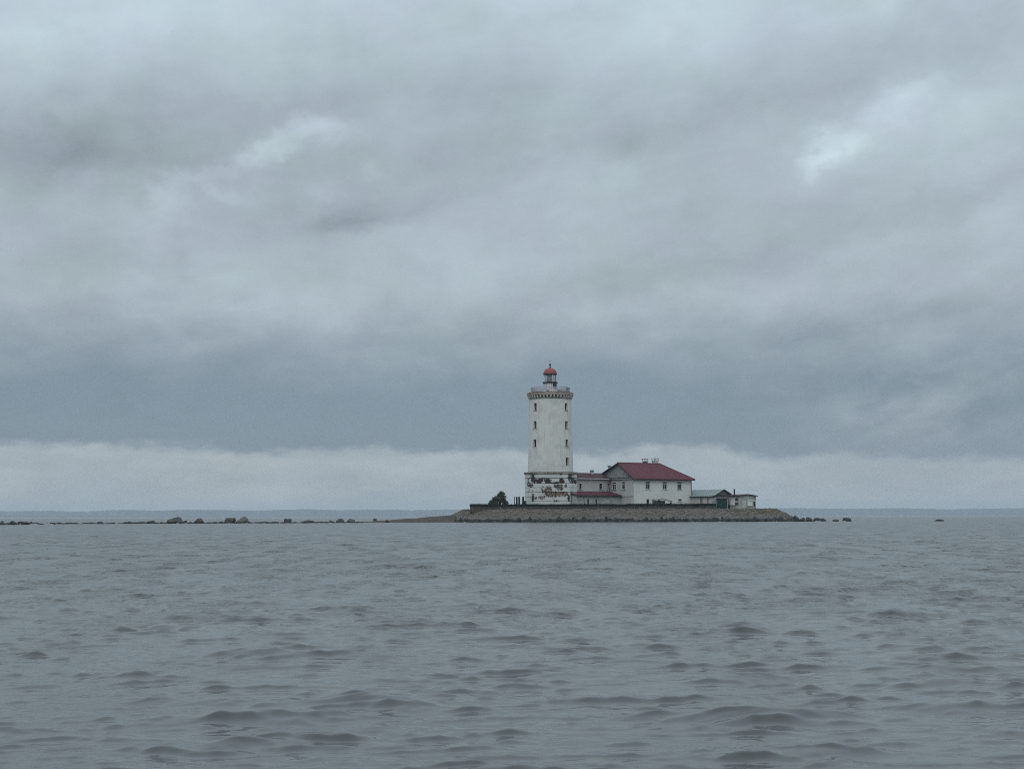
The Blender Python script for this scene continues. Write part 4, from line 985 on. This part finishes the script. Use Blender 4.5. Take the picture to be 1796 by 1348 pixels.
MB().box(-o_ - .1, gu + o_ + .1, -o_ - .03, .0 - .025, gze - .08, gze + .04).build('gable_tie', M_FASCIA, GS)
mb = MB(); v = .3
while v < GL: mb.tube((-o_, v, gze - .085), (gu / 2, v, gzr + .015), .02, n=4); v += .62
mb.build('seams', M_METALROOF, gr, kind='stuff')
MB().box(-o_ - .03, -o_ - .002, -o_, GL, gze - .3, gze - .1).build('eave_board', M_FASCIA, gr)

# teal cabin
TYc = 311.0
tx0, tx1 = X(1258.8, TYc), X(1275.6, TYc); tz0, tz1 = Z(892.2, TYc, 1267), Z(873.4, TYc, 1267)
TC = thing('teal_cabin', 'small dark teal metal cabin with double doors between the sheds', 'cabin', ((tx0 + tx1) / 2, TYc, tz0))
hw = (tx1 - tx0) / 2; hh = tz1 - tz0
MB().box(-hw, hw, 0, 1.8, -.2, hh - .16).build('body', M_TEAL, TC)
MB().box(-hw - .08, hw + .08, -.12, 1.9, hh - .157, hh).build('roof', M_FASCIA, TC)
for sg in (-1, 1):
    x0_, x1_ = (-hw + .07, -.012) if sg < 0 else (.012, hw - .07)
    d_ = MB().box(x0_, x1_, -.05, -.003, .08, hh - .3).build('door', M_TEAL, TC)
    MB().box(-.09 * sg - .03 if sg < 0 else .06, (.09 + .03) if sg < 0 and False else (.12 if sg > 0 else .12), -.08, -.053, hh * .45, hh * .45 + .14).build('handle', M_BLACK, d_) if sg > 0 else None
    MB().box(x0_ + .12, x1_ - .12, -.068, -.053, .25, hh * .5).box(x0_ + .12, x1_ - .12, -.068, -.053, hh * .56, hh - .45).build('door_panel', M_TEAL, d_)
# dark leaning fence post pile left of the cabin and a stone step in front
MB_ = thing('grey_plank_screen', 'narrow grey plank screen beside the teal cabin', 'screen', (X(1254.5, 312.5), 312.5, 2.4))
for i in range(4): MB().box(-.55 + i * .27, -.55 + i * .27 + .25, 0, .05, 0, Z(872.5, 312.5, 1254) - 2.4 - random.uniform(0, .2)).build('plank', M_PLANK, MB_)

# ------------------------------------------------------------------ whitewashed shed with stove pipe
WA = R(30); WY = 309.5
Uw = Vector((math.cos(WA), math.sin(WA), 0)); Vw = Vector((-math.sin(WA), math.cos(WA), 0))
W0 = Vector((X(1296, WY, 880), WY, Z(893.0, WY, 1296)))
WS = thing('whitewashed_shed', 'small weathered whitewashed shed with low roof at the right end', 'shed', tuple(W0), WA)
wat = lambda u, v, z: W0 + Uw * u + Vw * v + Vector((0, 0, z))
wu = solve(lambda u: proj(wat(u, 0, 1))[0], 1326, 0, 12); wv = solve(lambda v: proj(wat(0, v, 1))[0], 1276.5, 0, 14)
wz = solve(lambda z: proj(wat(0, 0, z))[1], 868.2, 0, 8); wzr = solve(lambda z: proj(wat(wu / 2, 0, z))[1], 866.0, 0, 8)
uw = lambda px: solve(lambda u: proj(wat(u, 0, 1.2))[0], px, -1, 12); vw = lambda px: solve(lambda v: proj(wat(0, v, 1.2))[0], px, -1, 14)
zw = lambda py: solve(lambda z: proj(wat(1, 0, z))[1], py, 0, 8)
h1 = [(uw(1302), uw(1309.5), zw(889.5), zw(876)), (uw(1312), uw(1320), zw(886), zw(877.2)), (uw(1321), uw(1325), zw(888), zw(878.5))]
wall(MB(), (0, 0, 0), EX, 0, wu, -.3, wz - .05, h1, -EY, .08).build('gable_wall', M_SHED, WS)
MB().add([(0, 0, wz - .05), (wu, 0, wz - .05), (wu / 2, 0, wzr - .08)], [(0, 1, 2)]).build('gable', M_SHED, WS)
dr = MB().box(h1[0][0] + .02, h1[0][1] - .02, .03, .07, h1[0][2] + .02, h1[0][3] - .02).build('door', M_BEIGE, WS)
MB().box(h1[0][0] + .1, h1[0][0] + .16, .0, .028, (h1[0][2] + h1[0][3]) / 2 - .1, (h1[0][2] + h1[0][3]) / 2 + .05).build('handle', M_BLACK, dr)
window(WS, (0, 0, 0), EX, -EY, *h1[1], depth=.08, bars=False, pane=M_TRIM, proud=.03)
window(WS, (0, 0, 0), EX, -EY, *h1[2], depth=.08, bars=False, pane=M_PANE, proud=.03)
h2 = [(vw(1288.6), vw(1281.2), zw(884.5), zw(873.5))]
wall(MB(), (0, 0, 0), EY, 0, wv, -.3, wz - .05, h2, -EX, .08).build('side_wall', M_SHED, WS)
window(WS, (0, 0, 0), EY, -EX, *h2[0], depth=.08, bars=False, pane=M_TRIM, proud=.03)
for px0, px1, yt, yb in ((1290, 1294.8, 873, 877.5), (1289.6, 1295, 881, 885), (1277.6, 1280.4, 884, 891)): MB().box(-.05, -.003, vw(px1), vw(px0), zw(yb), zw(yt)).build('patch_board', M_WOOD, WS)
mb = MB(); wall(mb, (wu, 0, 0), EY, 0, wv, -.3, wz - .05, [], EX); wall(mb, (0, wv, 0), EX, 0, wu, -.3, wz - .05, [], EY); mb.build('rear_wall', M_SHED, WS)
q = .32
wrf = MB().slab([(-q, -q, wz - .05), (wu / 2, -q, wzr), (wu / 2, wv + q, wzr), (-q, wv + q, wz - .05)], .12).slab([(wu / 2 + .002, -q, wzr), (wu + q, -q, wz - .05), (wu + q, wv + q, wz - .05), (wu / 2 + .002, wv + q, wzr)], .12).build('roof', M_FASCIA, WS)
pv = solve(lambda v: proj(wat(.5, v, 3))[0], 1288, -2, 14)
sp = MB().tube((.5, pv, wz - .3), (.5, pv, solve(lambda z: proj(wat(.5, pv, z))[1], 857.2, 0, 12)), .145, n=12).build('stove_pipe', M_BLACK, WS)
MB().tube((.5, pv, wz - .02), (.5, pv, wz + .12), .24, n=12).build('collar', M_FASCIA, sp)
MB().box(-.06, wu + .05, -.06, -.005, -.35, .12).build('footing', M_BRICK, WS)
o = MB().box(-.55, .55, -.3, .3, -.3, .24).box(-.45, .45, -.25, .25, .243, .33).build('stone_block', M_IRON); o.location = (X(1283.5, 306), 306, 2.2)
tag(o, 'small dark stone block on the slope below the whitewashed shed', 'block')

# ------------------------------------------------------------------ posts left of the lighthouse
for px, wpx, yt, lb in ((902.2, 1.3, 870, 'thinnest of the dark upright posts left of the lighthouse'), (906.4, 3.2, 870.6, 'thick dark post just right of the thinnest post'),
                        (910.6, 3.2, 870.6, 'middle thick dark post left of the lighthouse'), (917.6, 3.6, 870.4, 'thick dark post nearest the lighthouse base')):
    yy_ = 309.5; r = wpx / F * yy_ / 2; zt_ = Z(yt, yy_, px)
    p_ = thing('wooden_post', lb, 'post', (X(px, yy_), yy_, Z_TER), 0, 'dark posts left of the lighthouse')
    MB().lathe([(r, -.3), (r * .97, (zt_ - Z_TER) * .5), (r * .92, zt_ - Z_TER - .12)], 10).build('shaft', M_DARKPOST, p_)
    MB().lathe([(r * .98, zt_ - Z_TER - .117), (r * .98, zt_ - Z_TER - .05), (r * .5, zt_ - Z_TER)], 10).build('cap', M_BLACK, p_)
yy_ = 309.0; p_ = thing('leaning_pole', 'thin dark pole leaning before the porch', 'pole', (X(1024.6, yy_), yy_, Z_TER))
MB().tube((.1, 0, -.2), (-.08, 0, Z(871.5, yy_, 1024) - Z_TER), .06, .045, n=6).build('shaft', M_DARKPOST, p_)
MB().tube((.34, 0, -.2), (0, 0, .55), .035, n=5).build('brace', M_DARKPOST, p_)

# ------------------------------------------------------------------ vegetation
M_LEAF = bpy.data.materials.new('dark_leaves'); M_LEAF.use_nodes = True
t = NT(M_LEAF.node_tree); b = t.n['Principled BSDF']; gp = t.node('ShaderNodeNewGeometry')
t.put(b.inputs['Base Color'], t.mix(gp.outputs['Random Per Island'], (.018, .034, .013), (.060, .088, .036))); b.inputs['Roughness'].default_value = .7
def leaf(mb, p, s_):
    d = Vector((random.gauss(0, 1), random.gauss(0, 1), random.gauss(0, .7))).normalized(); e = d.orthogonal().normalized()
    e = Matrix.Rotation(random.uniform(0, 6.28), 3, d) @ e; g = d.cross(e)
    mb.add([p - e * s_, p + g * s_ * .45, p + e * s_, p - g * s_ * .45], [(0, 1, 2, 3)])
BY = 309.6; bx, bz = X(874, BY), Z_TER - .05
BUSH = thing('bush', 'dark green cone-shaped bush at the left end of the island', 'bush', (bx, BY, bz))
H = Z(858.6, BY, 879) - bz
PX_, PZ_ = [-2.0, -1.75, -.8, -.05, .62, 1.1, 1.5, 1.75, 2.0], [.35, .95, 1.85, 2.55, H, H - .25, 2.15, 1.0, .3]
def bush_top(x): return float(np.interp(x, PX_, PZ_))
mb = MB(); clumps = []
while len(clumps) < 190:
    x, y = random.uniform(-1.9, 1.85), random.uniform(-1.5, 1.5); zt_ = bush_top(x) * math.sqrt(max(0, 1 - (y / 1.6) ** 2))
    if zt_ < .25: continue
    clumps.append(Vector((x, y, zt_ * random.uniform(.15, .97) ** .55)))
for c_ in random.sample(clumps, 70):
    root = Vector((c_.x * .15, c_.y * .15, -.1)); m_ = root.lerp(c_, .55) + Vector((0, 0, .12)); mb.tube(root, m_, .045, .028, n=5); mb.tube(m_, c_, .028, .01, n=5)
mb.build('stems', M_WOOD, BUSH)
mb = MB()
for k in range(11000):
    c_ = random.choice(clumps); sp_ = .15
    p = c_ + Vector((random.gauss(0, sp_), random.gauss(0, sp_), random.gauss(0, sp_ * .8)))
    if p.z < .02: p.z = random.uniform(.02, .4)
    leaf(mb, p, random.uniform(.06, .13))
mb.build('foliage', M_LEAF, BUSH)
BUSH.scale = (.94, .94, .93)
# a small shrub beside the posts
SB = thing('small_shrub', 'small green shrub at the foot of the post nearest the lighthouse', 'shrub', (X(920.4, 309.2), 309.2, Z_TER - .05))
mb = MB(); [mb.tube((0, 0, 0), (random.uniform(-.2, .2), random.uniform(-.2, .2), random.uniform(.5, .85)), .02, .008, n=4) for _ in range(7)]; mb.build('stems', M_WOOD, SB)
mb = MB(); [leaf(mb, Vector((random.gauss(0, .16), random.gauss(0, .16), random.uniform(.05, 1.0))), random.uniform(.05, .1)) for _ in range(500)]; mb.build('foliage', M_LEAF, SB)
# rough grass along the parapet and in the joints of the slope
M_GRASS = bpy.data.materials.new('grass_blades'); M_GRASS.use_nodes = True
t = NT(M_GRASS.node_tree); b = t.n['Principled BSDF']; gp = t.node('ShaderNodeNewGeometry')
t.put(b.inputs['Base Color'], t.mix(gp.outputs['Random Per Island'], (.030, .042, .018), (.085, .080, .045))); b.inputs['Roughness'].default_value = .8
mb = MB()
def blade(p, h, wd):
    a = random.uniform(0, 6.28); e = Vector((math.cos(a), math.sin(a), 0)) * wd; lean = Vector((random.gauss(0, .3), random.gauss(0, .3), 1)) * h
    mb.add([p - e, p + e, p + lean], [(0, 1, 2)])
for k in range(2600):
    x = random.uniform(TX0 + .2, TX1 - .3)
    if noise.noise(Vector((x * .35, 0, 4))) + random.uniform(-.25, .25) < .0: continue
    blade(Vector((x, TY0 + random.uniform(.45, 1.6), Z_TER - .02)), random.uniform(.25, .60), .035)
for k in range(5000):
    x, y = random.uniform(-14, 58), random.uniform(301, 312)
    d = plateau_d(x, y)
    if not -1.5 < d < 3.2 or (TX0 < x < TX1 and y > TY0 - .15): continue
    if noise.noise(Vector((x * .22, y * .3, 9))) + random.uniform(-.2, .2) < .05: continue
    blade(Vector((x, y, ground_z(x, y) + .04)), random.uniform(.10, .28), .04)
mb.build('rough_grass', M_GRASS, kind='stuff', label='rough grass along the parapet and on the stone slope')

# ------------------------------------------------------------------ far shore and the haze over it
FY = 10000.0
M_FAR = material('far_land', (.05, .055, .04), 1, .2, .01)
M_FOREST = material('far_pine_forest', (.035, .045, .032), 1, .3, .02)
mb = MB(); nxf, nyf = 130, 6
def land_top(x): return 30 + 7 * noise.noise(Vector((x * .0008, 2, 0))) + 5.0 * noise.noise(Vector((x * .0025, 7, 0)))
for j in range(nyf + 1):
    for i in range(nxf + 1):
        x = -5000 + 10000 * i / nxf; q = j / nyf
        mb.v.append((x, FY + 700 * q + 60 * noise.noise(Vector((x * .002, 0, 3))), -1 + (land_top(x) + 1) * min(1, q * 3.0) ** .7 * (1 if q < .99 else .0)))
mb.f = [(j * (nxf + 1) + i, j * (nxf + 1) + i + 1, (j + 1) * (nxf + 1) + i + 1, (j + 1) * (nxf + 1) + i) for j in range(nyf) for i in range(nxf)]
mb.build('far_shore', M_FAR, smooth=True, kind='structure', label='low far shore on the horizon fading in haze')
mb = MB()
for k in range(7500):
    x = random.uniform(-4900, 4900); q = random.random() ** 1.3; y = FY + 25 + 430 * q
    g0 = (land_top(x) + 1) * min(1, (y - FY - 40) / 700 * 3.0 if y > FY + 42 else .01) ** .7 - 2
    hh_ = random.uniform(17, 22) * (1 + .25 * noise.noise(Vector((x * .004, 1, 5)))); r = random.uniform(8, 17); n = 6; ph = random.uniform(0, 6)
    rg_ = lambda rr_, z: [(x + rr_ * math.cos(ph + 6.283 * i / n), y + rr_ * math.sin(ph + 6.283 * i / n), z) for i in range(n)]
    o_ = len(mb.v); mb.v += rg_(r * .8, g0) + rg_(r, g0 + hh_ * .55) + rg_(r * .55, g0 + hh_ * .9) + [(x, y, g0 + hh_)]
    for lv in (0, n): mb.f += [(o_ + lv + i, o_ + lv + (i + 1) % n, o_ + lv + n + (i + 1) % n, o_ + lv + n + i) for i in range(n)]
    mb.f += [(o_ + 2 * n + i, o_ + 2 * n + (i + 1) % n, o_ + 3 * n) for i in range(n)]
mb.build('far_forest', M_FOREST, smooth=True, kind='stuff', label='distant forest along the far shore')
haze = MB().box(-6000, 6000, -500, 11800, -2.2, 82).build('haze', None, kind='stuff', label='thin sea haze over the water')
hm = bpy.data.materials.new('haze'); hm.use_nodes = True; t = NT(hm.node_tree); t.n.clear()
pv_ = t.node('ShaderNodeVolumePrincipled'); pv_.inputs['Color'].default_value = (.80, .90, 1.0, 1); pv_.inputs['Density'].default_value = 1.15e-4; pv_.inputs['Anisotropy'].default_value = 0.0
ot = t.node('ShaderNodeOutputMaterial'); t.l.new(pv_.outputs[0], ot.inputs['Volume'])
haze.data.materials.append(hm)
